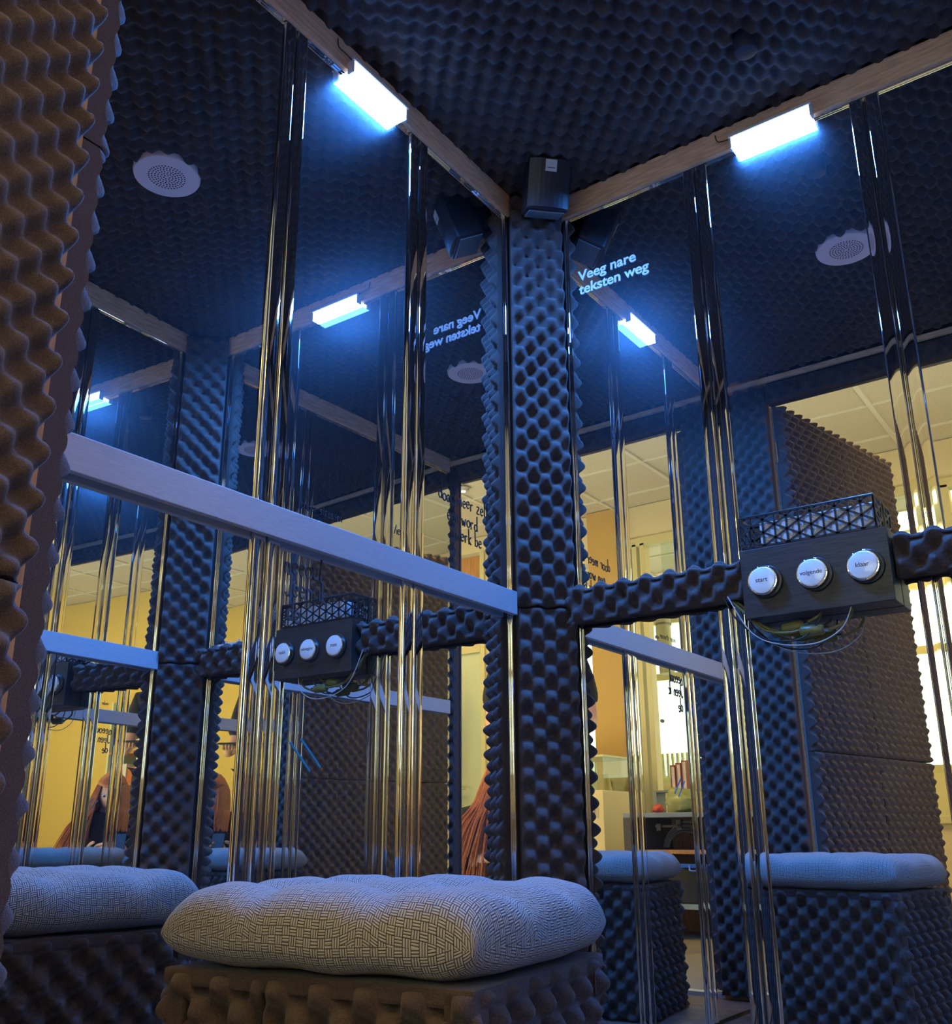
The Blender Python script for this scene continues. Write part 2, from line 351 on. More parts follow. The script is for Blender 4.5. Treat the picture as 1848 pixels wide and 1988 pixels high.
# ---------- corner posts
def post(A, B, n, label):
    """diagonal foam post between points A and B (on the two mirrors), facing n"""
    mid = (A+B)/2; e = empty('corner_post', V(mid.x, mid.y, 0), label, 'post')
    u = (B-A).normalized(); w = (B-A).length; n = V(-u.y, u.x, 0) if V(-u.y, u.x, 0).dot(n) > 0 else V(u.y, -u.x, 0)
    bm = bmesh.new(); frame_box(bm, A-n*.012+u*.004, u, Z, n, w-.008, 2.06, .010); fin('post_board', bm, BLACKP, e)
    uu = u if u.cross(Z).dot(n) > 0 else -u
    a = A if uu == u else B
    foam('foam_strip', a+uu*.012+n*.001+Z*.012-n*.003, uu, Z, n, w-.024, .968, e, base=.012, amp=.0125, res=.0035, ph=(.012, .02))
    foam('foam_strip', a+uu*.012+n*.001+Z*.984-n*.003, uu, Z, n, w-.024, 1.06, e, base=.012, amp=.0125, res=.0035, ph=(.012, 0))
    for q in (A, B):
        bm = bmesh.new(); c = q+n*.004
        tube(bm, [c+Z*.012, c+Z*(HM-.001)], .0052, 10); fin('edge_rod', bm, CHROME, e, True)
    return e
post(V(0, 0, 0)+Lu*.107, V(P_, 0, 0), V(1, -1, 0), 'foam-covered diagonal corner post between the left and back mirror walls')
post(C0-X*P_, C0+Cu*.112, V(-1, -1, 0), 'foam-covered diagonal corner post between the back and right mirror walls')

# ---------- chrome strips on the mirror joints
def strip(o, u, n, a, b, label, group):
    mid = o+u*((a+b)/2); e = empty('chrome_strip', V(mid.x, mid.y, .012), label, 'strip', group)
    wd = (b-a-.004)/2
    for k in (0, 1):
        s0 = a+k*(wd+.004); pts = []; cr = .0034; hh_ = .0072
        for i in range(17):
            t = PI*i/16; s = s0+cr*(1-math.cos(t)) if t <= PI/2 else s0+wd-2*cr+cr*(1-math.cos(t)); d = .0005+(hh_-.0007)*math.sin(t)+.0007*math.sin(PI*(s-s0)/wd)
            q = o+u*s+n*d; pts.append((q.x, q.y))
            if i == 8:
                for s2 in [s0+cr+.0005+(wd-2*cr-.001)*k_/8 for k_ in range(9)]:
                    q = o+u*s2+n*(.0005+hh_-.0007+.0007*math.sin(PI*(s2-s0)/wd)); pts.append((q.x, q.y))
        prism('rounded_bar', pts, .012, HM-.008, CHROME, e, True)
    return e
g1 = 'rounded chrome strips on the mirror joints'
strip(V(0, 0, 0), Lu, Ln, .812, .872, 'rounded chrome strip on the left mirror wall near the doorway, left of the lamp', g1)
strip(V(0, 0, 0), Lu, Ln, .430, .492, 'rounded chrome strip on the left mirror wall just right of the lamp', g1)
strip(V(0, 0, 0), Ru, Rn, .438, .497, 'rounded chrome strip on the back mirror wall left of the button console', g1)
strip(V(0, 0, 0), Ru, Rn, .818, .879, 'rounded chrome strip on the back mirror wall right of the button console', g1)
strip(C0, Cu, Cn, .432, .490, 'rounded chrome strip on the right mirror wall next to its corner post', g1)
strip(C0, Cu, Cn, .815, .873, 'rounded chrome strip on the right mirror wall near the doorway', g1)

# ---------- flat rails and foam rails
def rail(o, u, n, a, b, label):
    e = empty('wall_rail', o+u*((a+b)/2)+Z*.989, label, 'rail')
    bm = bmesh.new(); frame_box(bm, o+u*a+n*.0125+Z*.9624, u, Z, n, b-a, .0527, .012, .0012); fin('rail_bar', bm, ALU, e)
    for s in (a+.03, b-.06):
        bm = bmesh.new(); frame_box(bm, o+u*s+n*.0+Z*.972, u, Z, n, .02, .03, .0124); fin('bracket', bm, ALU, e)
    return e
rail(V(0, 0, 0), Lu, Ln, .118, 1.26, 'long brushed aluminium rail across the left mirror wall')
rail(C0, Cu, Cn, .118, 1.26, 'long brushed aluminium rail across the right mirror wall')
def foam_rail(a, b, label, sd):
    e = empty('foam_rail', V((a+b)/2, -.02, .985), label, 'foam rail')
    box('rail_board', (a, -.018, .950), (b, -.001, 1.012), BLACKP, e)
    foam('foam_strip', V(a, -.0185, .944), X, Z, -Y, b-a, .078, e, base=.010, amp=.0125, res=.0035, ph=(sd, .006))
    # foam wrapped over the top edge of the board
    foam('foam_strip', V(a, -.002, 1.0125), X, -Y, Z, b-a, .038, e, base=.004, amp=.008, res=.004, ph=(sd, .0), rnd=.008)
    return e
foam_rail(.105, .5125, 'egg-crate foam rail on the back mirror wall between corner post and button console', .0)
foam_rail(.7925, 1.13, 'egg-crate foam rail on the back mirror wall right of the button console', .013)

# ---------- lamps
def led(o, u, n, a, b, label):
    mid = o+u*((a+b)/2)+n*.022+Z*2.016; e = empty('led_lamp', mid, label, 'lamp', 'led batten lamps at the top of the mirrors')
    bm = bmesh.new(); frame_box(bm, o+u*a+n*.0125+Z*2.0152, u, Z, n, b-a, .007, .019, .001); fin('lamp_housing', bm, WHITEP, e)
    bm = bmesh.new(); frame_box(bm, o+u*(a+.005)+n*.0015+Z*1.988, u, Z, n, b-a-.010, .0110, .026); frame_box(bm, o+u*(a+.005)+n*.0130+Z*1.9985, u, Z, n, b-a-.010, .0165, .0145); t = fin('lamp_diffuser', bm, LEDS, e)
    t.data.materials.append(LED)
    for p in t.data.polygons:
        if p.normal.z < -.9: p.material_index = 1
    for q in (a, b-.005):
        bm = bmesh.new(); frame_box(bm, o+u*q+n*.013+Z*1.9875, u, Z, n, .005, .0275, .015, .0008); fin('end_cap', bm, WHITEP, e)
    c = o+n*.024+Z*2.016
    bm = bmesh.new()
    q = c+u*(a if u.x > .5 else b); sg = -1 if u.x > .5 else 1
    tube(bm, smooth_pts([q, q+u*.016*sg+Z*.002, q+u*.03*sg-n*.008+Z*.014, q+u*.034*sg-n*.008+Z*.032]), .0014, 6); fin('power_lead', bm, BLACKP, e, True)
    return e
led(V(0, 0, 0), Lu, Ln, .530, .708, 'lit LED batten lamp at the top of the left mirror wall')
led(V(0, 0, 0), Ru, Rn, .562, .748, 'lit LED batten lamp at the top of the back mirror wall')

# ---------- loudspeaker over the main post
sp = empty('loudspeaker', V(.105, -.105, 2.0), 'small dark loudspeaker with a square badge, above the foam corner post', 'loudspeaker')
def rot_frame(c, n, tilt):
    n = n.normalized(); u = Z.cross(n).normalized(); nn = (n*math.cos(tilt)-Z*math.sin(tilt)).normalized(); wv = nn.cross(u); return u, wv, nn
su, sw, sn = rot_frame(None, V(1, -1, 0), math.radians(22))
bm = bmesh.new(); c0 = V(.131, -.119, 2.020)
frame_box(bm, c0-su*.052-sw*.062-sn*.035, su, sw, sn, .104, .124, .075, .006); fin('cabinet', bm, NAVY, sp)
bm = bmesh.new(); pr = []
for i in range(9):
    t = -1+2*i/8; pr.append((t*.048, .0405+.010*(1-t*t)))
vs = []
for wz in (-.057, .057):
    for a, d in pr: vs.append(c0+su*a+sw*wz+sn*d)
    for a, d in reversed(pr): vs.append(c0+su*a+sw*wz+sn*.0402)
n = 18; fs = [(i, (i+1) % n, n+(i+1) % n, n+i) for i in range(n)]+[tuple(range(n-1, -1, -1)), tuple(range(n, 2*n))]
put('front_cloth', pydata('front_cloth', vs, fs, NAVY), sp)
bm = bmesh.new(); frame_box(bm, c0-su*.014+sw*.026+sn*.0502, su, sw, sn, .028, .028, .002, .0004); bdg = fin('badge', bm, WHITEP, sp); bdg['label'] = 'light grey square badge'
bm = bmesh.new(); frame_box(bm, c0-su*.009+sw*.033+sn*.0522, su, sw, sn, .018, .0022, .0004); fin('badge_print', bm, GREYM, bdg)
bm = bmesh.new(); frame_box(bm, c0-su*.043-sw*.0665-sn*.03, su, sw, sn, .086, .004, .062, .001); fin('bottom_plate', bm, GREYM, sp)['label'] = 'grey bottom plate'
bm = bmesh.new(); frame_box(bm, V(.082, -.082, 1.99)-su*.015, su, Z, V(.7071, -.7071, 0), .03, .09, .03); fin('wall_bracket', bm, BLACKP, sp)
# black round cap on the ceiling
bm = bmesh.new(); cyl(bm, V(.682, -.235, 2.075), -Z, .024, .045, 32, .023, .003)
tag(fin('ceiling_fixture', bm, NAVY, None, True), 'short round black fixture hanging from the foam ceiling', 'fixture')
# ceiling grille (round speaker)
gr = empty('ceiling_grille', V(.640, -.655, 2.066), 'round pale perforated loudspeaker grille set in the foam ceiling', 'grille')
bm = bmesh.new(); cyl(bm, V(.640, -.655, 2.074), -Z, .082, .014, 64, .080, .003); fin('grille_plate', bm, DISC, gr, False)
bm = bmesh.new()
for ring in range(1, 7):
    r = .0072*ring; nn = 6*ring
    for k in range(nn):
        a = 2*PI*k/nn+ring*.3; cyl(bm, V(.640+r*math.cos(a), -.655+r*math.sin(a), 2.0602), -Z, .0021, .0005, 8)
tag(fin('perforations', bm, BLACKG, gr), kind='stuff')

# ---------- lettering on the back mirror
text_mesh('Veeg nare', .0385, V(.148, -.0012, 1.823), X, Z, VINYL, 'lettering', wr, bold=.0008, spacing=1.0)
text_mesh('teksten weg', .0385, V(.149, -.0012, 1.785), X, Z, VINYL, 'lettering', wr, bold=.0008, spacing=.99)
text_mesh('hardop', .034, V(1.005, -.0012, 1.034), X, Z, VINYL, 'lettering', wr, bold=.001)
# marker handwriting on the left mirror
def hw(t, d, z, s, mt=None, r=.0016, rise=0):
    u = (-Lu).copy(); o = Lu*d+Z*z+Ln*.0006
    wv = Z.copy(); u = (u+Z*rise).normalized()
    return scribble(t, o, u, (Z-u*Z.dot(u)).normalized(), s, wl, mt, r)
hw('door meer zelf', .375, 1.168, .017, rise=.02, r=.0013)
hw('een word', .345, 1.128, .017, rise=.02, r=.0013)
hw('werk be', .315, 1.092, .017, rise=.03, r=.0013)
hw('onder stressen', .765, 1.038, .0095, rise=.0, r=.0008)
hw('neeoul', .795, .918, .020, INKG, .0020)
hw('Jeen ik', .790, .880, .020, INKG, .0020)
hw('de', .785, .838, .020, INKG, .0020)
hw('/ie', .515, 1.054, .011, r=.0008)
for dd in (0, .024):
    bm = bmesh.new(); frame_box(bm, Lu*(.765-dd)+Z*(.641+dd*.3)+Ln*.0004, (-Lu*.047-Z*.043).normalized(), (-Lu*.043+Z*.047).normalized(), Ln, .064, .0038, .0004)
    fin('marker_stroke', bm, TEAL, wl)

# ---------- button console
bx = empty('button_console', V(.652, -.03, .90), 'black wooden box with three round white push buttons on the back mirror wall', 'button box')
YF = -.0617
bm = bmesh.new(); box_bm(bm, (.514, YF, .8985), (.7905, -.002, 1.0358), .0015); fin('console_body', bm, BLACKW, bx)
for bxx, tx in ((.559, 'start'), (.653, 'volgende'), (.745, 'klaar')):
    bz = .9665
    bm = bmesh.new(); cyl(bm, V(bxx+.0035, YF+.002, bz-.0005), -Y, .0325, .0075, 48, .0325, .0015); rg = fin('button_ring', bm, BLACKP, bx, True)
    bm = bmesh.new(); cyl(bm, V(bxx+.001, YF-.004, bz), -Y, .0292, .0125, 48, .0292, .0015); bb = fin('push_button', bm, CHROME, bx, True)
    bm = bmesh.new(); cyl(bm, V(bxx+.001, YF-.0135, bz), -Y, .0275, .005, 48, .0268, .003); cp = fin('button_cap', bm, BTN, bb, True)
    text_mesh(tx, .0125 if tx != 'volgende' else .0115, V(bxx, YF-.0186, bz+.0005), X, Z, INK, 'button_text', bb, bold=.00008, align='CENTER', depth=.0001)
# perforated tray on the console
ty = empty('perforated_tray', V(.648, -.03, 1.0365), 'black perforated metal tray standing on the button console', 'tray')
TX0, TX1, TY0, TY1, TZ0, TZ1 = .5185, .7745, -.0575, -.004, 1.0365, 1.103
def lattice(o, U, W, N, w, h):
    bm = bmesh.new(); t = .0016; bw = .0041
    def bar(a, b):
        a = Vector((a[0], a[1])); b = Vector((b[0], b[1])); d = b-a
        if d.length < 1e-5: return
        d3 = (U*d.x+W*d.y).normalized(); q = N.cross(d3)
        frame_box(bm, o+U*a.x+W*a.y-q*(bw/2), d3, q, N, d.length, bw, t)
    s = .0232; vs_ = s/.866/1.0
    n = int(w/s)+2
    for i in range(-1, n+1):
        x0 = i*s; off = (vs_/2 if i % 2 else 0)
        if 0 < x0 < w:
            bar((x0, 0), (x0, h))
        for j in range(-2, int(h/vs_)+3):
            for sg in (1, -1):
                p = [x0, off+j*vs_]; q = [x0+s, p[1]+sg*vs_/2]
                # clip to panel
                A_ = list(p); B_ = list(q); ok = True
                for ax, lo, hi in ((0, 0, w), (1, 0, h)):
                    for P1, P2 in ((A_, B_), (B_, A_)):
                        if P1[ax] < lo:
                            if P2[ax] <= lo: ok = False; break
                            f = (lo-P1[ax])/(P2[ax]-P1[ax]); P1[0] += f*(P2[0]-P1[0]); P1[1] += f*(P2[1]-P1[1])
                        elif P1[ax] > hi:
                            if P2[ax] >= hi: ok = False; break
                            f = (hi-P1[ax])/(P2[ax]-P1[ax]); P1[0] += f*(P2[0]-P1[0]); P1[1] += f*(P2[1]-P1[1])
                    if not ok: break
                if ok: bar(A_, B_)
    # border
    for a, b in (((0, 0), (w, 0)), ((0, h), (w, h)), ((0, 0), (0, h)), ((w, 0), (w, h))): bar(a, b)
    return bm
for o, U, w in ((V(TX0, TY0, TZ0+.003), X, TX1-TX0), (V(TX0, TY1, TZ0+.003), X, TX1-TX0), (V(TX1, TY0, TZ0+.003), Y, TY1-TY0), (V(TX0, TY0, TZ0+.003), Y, TY1-TY0)):
    fin('tray_side', lattice(o, U, Z, U.cross(Z), w, TZ1-TZ0-.006), BLACKP, ty)
box('tray_base', (TX0, TY0, TZ0), (TX1, TY1, TZ0+.0015), BLACKP, ty)
bm = bmesh.new()
tube(bm, [V(TX0, TY0, TZ1), V(TX1, TY0, TZ1), V(TX1, TY1, TZ1), V(TX0, TY1, TZ1), V(TX0, TY0, TZ1)], .0022, 6); fin('tray_rim', bm, BLACKP, ty)
tag(box('paper_stack', (.555, -.050, 1.0385), (.768, -.012, 1.090), mat('white_paper', (.70, .74, .80), .7), None, .002), 'pale stack of paper slips inside the perforated tray', 'paper')
# cables below the console
cb = empty('cable_bundle', V(.54, -.03, .89), 'loose olive and black cables with plugs hanging under the button console', 'cable')
def pt(x, z, y=-.03): return V(x, y, z)
def cable(name, pts, r, mt):
    bm = bmesh.new(); tube(bm, smooth_pts(pts, 6), r, 8); return fin(name, bm, mt, cb, True)
cable('cord', [pt(.475, .950, -.028), pt(.497, .935), pt(.520, .905), pt(.550, .880), pt(.585, .874)], .0028, OLIVE)
cable('cord', [pt(.478, .948, -.04), pt(.505, .918, -.04), pt(.545, .876, -.045), pt(.590, .866, -.045), pt(.612, .868, -.045)], .0026, OLIVE)
cable('cord', [pt(.612, .880, -.035), pt(.640, .890, -.035), pt(.652, .9, -.035), pt(.655, .912, -.035)], .0026, OLIVE)
cable('cord', [pt(.660, .862, -.04), pt(.690, .872, -.04), pt(.707, .888, -.04), pt(.706, .91, -.03)], .0026, OLIVE)
cable('cord', [pt(.470, .950, -.05), pt(.495, .90, -.05), pt(.545, .858, -.05), pt(.610, .850, -.05), pt(.650, .88, -.05), pt(.658, .912, -.05)], .0017, BLACKP)
cable('cord', [pt(.480, .95, -.055), pt(.520, .875, -.055), pt(.570, .845, -.055), pt(.640, .838, -.055), pt(.690, .860, -.055), pt(.711, .90, -.05)], .0011, WHITEP)
for a, b in ((pt(.575, .875, -.036), pt(.618, .879, -.036)), (pt(.612, .866, -.043), pt(.656, .865, -.043))):
    d = (b-a).normalized(); bm = bmesh.new(); tube(bm, [a, a+d*.004, b-d*.004, b], [.0075, .0105, .0105, .0075], 12); fin('plug', bm, OLIVE, cb, True)
    bm = bmesh.new(); tube(bm, [b, b+d*.008], .006, 10); fin('plug_sleeve', bm, CHROME, cb, True)

# ---------- stool with cushion
SC = V(.375, -.935, 0); th_ = .14; su_ = V(math.cos(th_), math.sin(th_), 0); sv_ = V(-math.sin(th_), math.cos(th_), 0); SA, SB, SH = .413, .370, .362
st = empty('foam_stool', SC, 'cube stool clad in charcoal egg-crate foam', 'stool')
inx = .045
bm = bmesh.new(); frame_box(bm, SC-su_*(SA/2-inx)-sv_*(SB/2-inx)+Z*.002, su_, sv_, Z, SA-2*inx, SB-2*inx, SH-.022); fin('core', bm, BLACKW, st)
hh = SH-.006
# near side, right side, far side, left side
ce_ = .014
foam('foam_panel', SC-su_*(SA/2-ce_)-sv_*(SB/2-inx)+Z*.003, su_, Z, -sv_, .138, hh, st, base=.016, amp=.0135, res=.0035, rnd=.010, ph=(0, .01), cut=0)
foam('foam_panel', SC-su_*(SA/2-ce_-.140)-sv_*(SB/2-inx)+Z*.003, su_, Z, -sv_, SA-2*ce_-.140, hh, st, base=.018, amp=.0135, res=.0035, rnd=.010, ph=(.01, .01), cut=0)
foam('foam_panel', SC+su_*(SA/2-inx)-sv_*(SB/2-ce_)+Z*.003, sv_, Z, su_, SB-2*ce_, hh, st, base=.017, amp=.0135, res=.0035, rnd=.012, ph=(0, .0), cut=0)
foam('foam_panel', SC+su_*(SA/2-ce_)+sv_*(SB/2-inx)+Z*.003, -su_, Z, sv_, SA-2*ce_, hh, st, base=.017, amp=.0135, res=.0035, rnd=.012, cut=0)
foam('foam_panel', SC-su_*(SA/2-inx)+sv_*(SB/2-ce_)+Z*.003, -sv_, Z, -su_, SB-2*ce_, hh, st, base=.017, amp=.0135, res=.0035, rnd=.012, cut=0)
bm = bmesh.new(); frame_box(bm, SC-su_*(SA/2-.014)-sv_*(SB/2-.014)+Z*(SH-.018), su_, sv_, Z, SA-.028, SB-.028, .018, .004); fin('foam_top', bm, FOAM, st)
# cushion
def cushion(c, u, v, a, b, z0, hgt):
    n = 96; me = bpy.data.meshes.new('cushion_cover'); vs = []; fs = []; uvs = []
    tf = [(-.36, -.34), (.36, -.34), (-.36, .36), (.36, .36), (0, 0.01)]
    for side in (0, 1):
        for j in range(n+1):
            for i in range(n+1):
                s = math.sin(PI/2*(-1+2*i/n)); t = math.sin(PI/2*(-1+2*j/n))
                e = max(0, 1-abs(s)**7)**.38*max(0, 1-abs(t)**7)**.38
                rr = 1-.035*(s*s*t*t)*2.0
                wav = 1+.012*math.sin(9*s+1)*math.cos(8*t)
                x = s*a*rr*wav; y = t*b*rr*wav
                h = e*hgt*(.62 if side == 0 else .38)
                if side == 0:
                    for k, (tx, ty_) in enumerate(tf[:4]):
                        d2 = ((s-tx)**2+(t-ty_)**2); h -= .012*math.exp(-d2/.010)+.018*math.exp(-d2/.06)
                    for tx in (-.36, .36):
                        h -= .008*e*math.exp(-((s-tx)/.12)**2)
                        h -= .008*e*math.exp(-((t-tx)/.12)**2)
                    h += .0012*e*(math.sin(15*s+3*t)*math.sin(13*t+2*s))
                else:
                    h -= .002*math.sin(11*s)*math.sin(9*t)*e
                z = z0+hgt*.38+(h if side == 0 else -h)
                z = max(z, z0+.0005)
                # puckers at the seam
                p = c+u*x+v*y; vs.append(V(p.x, p.y, z))
        off = side*(n+1)**2
        for j in range(n):
            for i in range(n):
                k = off+j*(n+1)+i; f = (k, k+1, k+n+2, k+n+1); fs.append(f if side == 0 else f[::-1])
    me.from_pydata(vs, [], fs); me.materials.append(WEAVE)
    # arc-length uv so the weave runs round the sides
    U_ = [0]*len(vs); V_ = [0]*len(vs)
    for side in (0, 1):
        off = side*(n+1)**2; m2 = n//2
        for j in range(n+1):
            for rng, sg in ((range(m2+1, n+1), 1), (range(m2-1, -1, -1), -1)):
                acc = 0
                for i in rng:
                    k = off+j*(n+1)+i; acc += (vs[k]-vs[k-sg]).length; U_[k] = acc*sg
        for i in range(n+1):
            for rng, sg in ((range(m2+1, n+1), 1), (range(m2-1, -1, -1), -1)):
                acc = 0
                for j in rng:
                    k = off+j*(n+1)+i; acc += (vs[k]-vs[k-sg*(n+1)]).length; V_[k] = acc*sg
    uvl = me.uv_layers.new(name='UVMap'); S = .0088
    for lp in me.loops:
        uvl.data[lp.index].uv = (U_[lp.vertex_index]/S, V_[lp.vertex_index]/S)
    bm = bmesh.new(); bm.from_mesh(me); bmesh.ops.remove_doubles(bm, verts=bm.verts, dist=.00005); bm.to_mesh(me); bm.free()
    me.polygons.foreach_set('use_smooth', [True]*len(me.polygons))
    return me
cu = empty('seat_cushion', SC+Z*SH, 'tufted cushion in black and white basket-weave fabric on the foam stool', 'cushion')
put('cushion_cover', cushion(SC, su_, sv_, SA/2+.004, SB/2+.004, SH+.0005, .090), cu)
for tx, ty_ in ((-.36, -.34), (.36, -.34), (-.36, .36), (.36, .36)):
    bm = bmesh.new(); p = SC+su_*(tx*SA/2)+sv_*(ty_*SB/2)
    cyl(bm, V(p.x, p.y, SH+.0525), Z, .005, .004, 16, .004, .001); fin('tuft_button', bm, WEAVE, cu, True)

# ---------- booth door (open, foam on its inner side)
HG = V(.177, -1.350, 0); ph_ = math.radians(12); du = V(math.sin(ph_), -math.cos(ph_), 0); dn = V(math.cos(ph_), math.sin(ph_), 0)
DL = .86
dr = empty('door_1', HG, 'booth door swung open outwards, its inner side clad in egg-crate foam', kind='structure')
bm = bmesh.new(); frame_box(bm, HG-dn*.026+Z*.02, du, Z, dn, DL, 1.945, .024); fin('door_leaf', bm, CHIP, dr)
bm = bmesh.new(); frame_box(bm, HG-dn*.0015+Z*.02+du*-.001, du, Z, dn, .004, 1.945, .004); fin('cloth_edge', bm, mat('blue_cloth_edge', (.10, .26, .32), .9), dr)
# outward normal dn, across must satisfy across x Z = dn  -> across = -du
for z0, z1 in ((.02, .752), (.755, 1.965)):
    for a, b in ((0.0, .425), (.427, DL)):
        foam('foam_panel', HG+du*b+Z*z0+dn*.001, -du, Z, dn, b-a, z1-z0, dr, base=.0165, amp=.0130, res=.004 if a == 0 else .006, ph=(-b, z0*.3+.01))
for hz in (.35, 1.25, 1.75):
    bm = bmesh.new(); tube(bm, [V(.183, -1.350, hz), V(.183, -1.350, hz+.08)], .0045, 10); fin('hinge', bm, CHROME, dr, True)

# ================================================================== the room outside
RX0, RX1, RY, RZ = -2.2, 5.2, -4.0, 2.7
tag(box('floor_outside', (RX0, -7.2, -.06), (RX1, -1.376, -.02), CARPET), 'speckled brown floor of the room outside', kind='structure')
c2 = empty('ceiling_outside', V(1.5, -3.5, 2.72), 'suspended tile ceiling of the room outside', kind='structure')
box('ceiling_deck', (RX0, -6.1, 2.76), (RX1, .2, 2.80), PAINT, c2)
tx_, ty2 = .58, .5
tile_me = {}
LBL = {(0, 4): 'nearest the booth doorway', (4, 4): 'second from the doorway, outside the right jamb', (5, 3): 'beside the booth, by its right wall', (6, 5): 'by the right side wall', (0, 10): 'beyond the glazing, behind the open booth door', (-1, 11): 'beyond the glazing, right above the far window'}  # panels added where they light the stool, the open door and the room
lights = {(1, 3), (3, 3), (5, 3), (-1, 4), (3, 9), (1, 9), (5, 9)}
rl = []
for i in range(-3, 8):
    for j in range(0, 13):
        x0 = .12+tx_*i; y1 = .25-ty2*j; y0 = y1-ty2
        if x0 < RX0-.3 or x0+tx_ > RX1+.3 or y0 < -6.1: continue
        if (i, j) in LBL:
            lt = empty('added_ceiling_light', V(x0+tx_/2, y0+ty2/2, 2.70), None, 'ceiling light', 'square light panels added to the tile ceiling outside'); rl.append(lt)
            lt['label'] = 'added square lit ceiling panel '+LBL[(i, j)]
            box('light_diffuser', (x0+.02, y0+.02, 2.7), (x0+tx_-.02, y1-.02, 2.705), ROOML, lt)
            box('light_housing', (x0+.02, y0+.02, 2.706), (x0+tx_-.02, y1-.02, 2.75), WHITEP, lt)
            continue
        if 'me' not in tile_me:
            o = box('ceiling_tile', (x0+.006, y0+.006, 2.706), (x0+tx_-.006, y1-.006, 2.722), TILE, c2); tile_me['me'] = o.data
        else:
            o = bpy.data.objects.new('ceiling_tile', tile_me['me']); COL.objects.link(o); o.parent = c2
            o.location = V(x0+tx_/2, y0+ty2/2, 2.714)-wloc(c2)
for i in range(-3, 9):
    x = .12+tx_*i
    if x < RX1: box('grid_bar', (x-.012, -6.1, 2.695), (x+.012, .2, 2.7055), TBAR, c2)
for j in range(0, 13):
    y = .25-ty2*j; box('grid_bar', (RX0, y-.008, 2.697), (RX1, y+.008, 2.7055), TBAR, c2)
# outer side walls
tag(box('wall_outside_left', (RX0-.1, -6.1, -.06), (RX0, .2, 2.8), PAINT), 'cream painted side wall of the room outside, left', kind='structure')
tag(box('wall_outside_right', (RX1, -6.1, -.06), (RX1+.1, .2, 2.8), PAINT), 'cream painted side wall of the room outside, right', kind='structure')
tag(box('wall_outside_behind', (RX0, .1, -.06), (RX1, .2, 2.8), PAINT), 'cream painted wall of the room behind the booth', kind='structure')
# partition at y = -4
pw = empty('wall_outside_front', V(3, RY, 1.3), 'cream partition wall of the room outside with an ochre column', kind='structure')
box('wall_panel', (2.62, RY-.1, -.02), (2.84, RY, 2.7), PAINT, pw)
box('wall_panel', (3.14, RY-.1, -.02), (RX1, RY, 2.7), mat('yellow_paint', (.72, .55, .15), .8), pw)
box('wall_panel', (2.84, RY-.1, 2.58), (3.14, RY, 2.7), PAINT, pw)
box('wall_column', (1.80, RY-.16, -.02), (2.07, RY+.06, 2.7), PAINTO, pw)['label'] = 'ochre painted column'
box('wall_panel', (2.07, RY-.1, -.02), (2.62, RY, .72), PAINT, pw)
box('wall_panel', (-.1, RY-.1, -.02), (1.80, RY, .55), PAINT, pw)
box('wall_panel', (2.07, RY-.1, 2.35), (2.62, RY, 2.7), PAINT, pw)
box('wall_panel', (RX0, RY-.1, -.02), (-1.2, RY, 2.7), PAINT, pw)
# glazed partition
wn = empty('window_1', V(.8, RY, 1.5), 'glazed partition with painted mullions', kind='structure')
for x in (1.665, 1.725, 1.785):
    box('mullion', (x-.018, RY-.05, .55), (x+.018, RY+.03, 2.42), FRAMEP, wn, .003)
for x in (.30, -.42): box('mullion', (x-.03, RY-.05, .55), (x+.03, RY+.03, 2.42), FRAMEP, wn, .003)
box('head_rail', (-1.2, RY-.05, 2.40), (1.80, RY+.03, 2.46), FRAMEP, wn, .003)
box('sill_rail', (-.1, RY-.05, .55), (1.80, RY+.04, .59), FRAMEP, wn, .003)
box('pane', (.33, RY-.012, .59), (1.54, RY-.006, 2.40), GLASS, wn)
box('pane', (-.39, RY-.012, .59), (.27, RY-.006, 2.40), GLASS, wn)
box('wall_panel', (-1.2, RY-.1, 2.46), (1.80, RY, 2.7), PAINT, pw)
for k, zz in enumerate((1.2, 1.75)):
    bm = bmesh.new(); cyl(bm, V(1.585, RY+.03, zz), Y, .012, .02, 12); fin('hinge_pin', bm, GREYM, wn, True)
# back wall with daylight windows at y = -6
bw = empty('wall_far', V(1.5, -6.0, 1.3), 'far wall of the next room under its bright windows', kind='structure')
box('wall_panel', (RX0, -6.1, -.02), (RX1, -6.0, .92), PAINT, bw)
box('wall_panel', (RX0, -6.1, 2.36), (RX1, -6.0, 2.7), PAINT, bw)
for a, b in ((RX0, -1.6), (1.30, 1.42), (4.3, RX1)): box('wall_panel', (a, -6.1, .92), (b, -6.0, 2.36), PAINT, bw)
w2 = empty('window_2', V(2.8, -6.03, 1.6), 'bright daylight window in the far wall, seen past the ochre column', kind='structure')
w3 = empty('window_3', V(-.1, -6.03, 1.6), 'bright daylight window in the far wall, seen past the open booth door', kind='structure')
for ww, a, b in ((w2, 1.42, 4.3), (w3, -1.6, 1.30)):
    box('frame_rail', (a, -6.06, .92), (b, -6.0, .98), FRAMEP, ww); box('frame_rail', (a, -6.06, 2.30), (b, -6.0, 2.36), FRAMEP, ww)
    box('transom', (a, -6.05, 1.80), (b, -6.01, 1.86), FRAMEP, ww)
    for x in ((1.45, 2.68, 4.27) if ww is w2 else (-1.57, -.6, 1.27)):
        box('frame_post', (x-.03, -6.06, .98), (x+.03, -6.0, 2.30), FRAMEP, ww)
    box('pane', (a, -6.035, .98), (b, -6.03, 2.30), GLASS, ww)
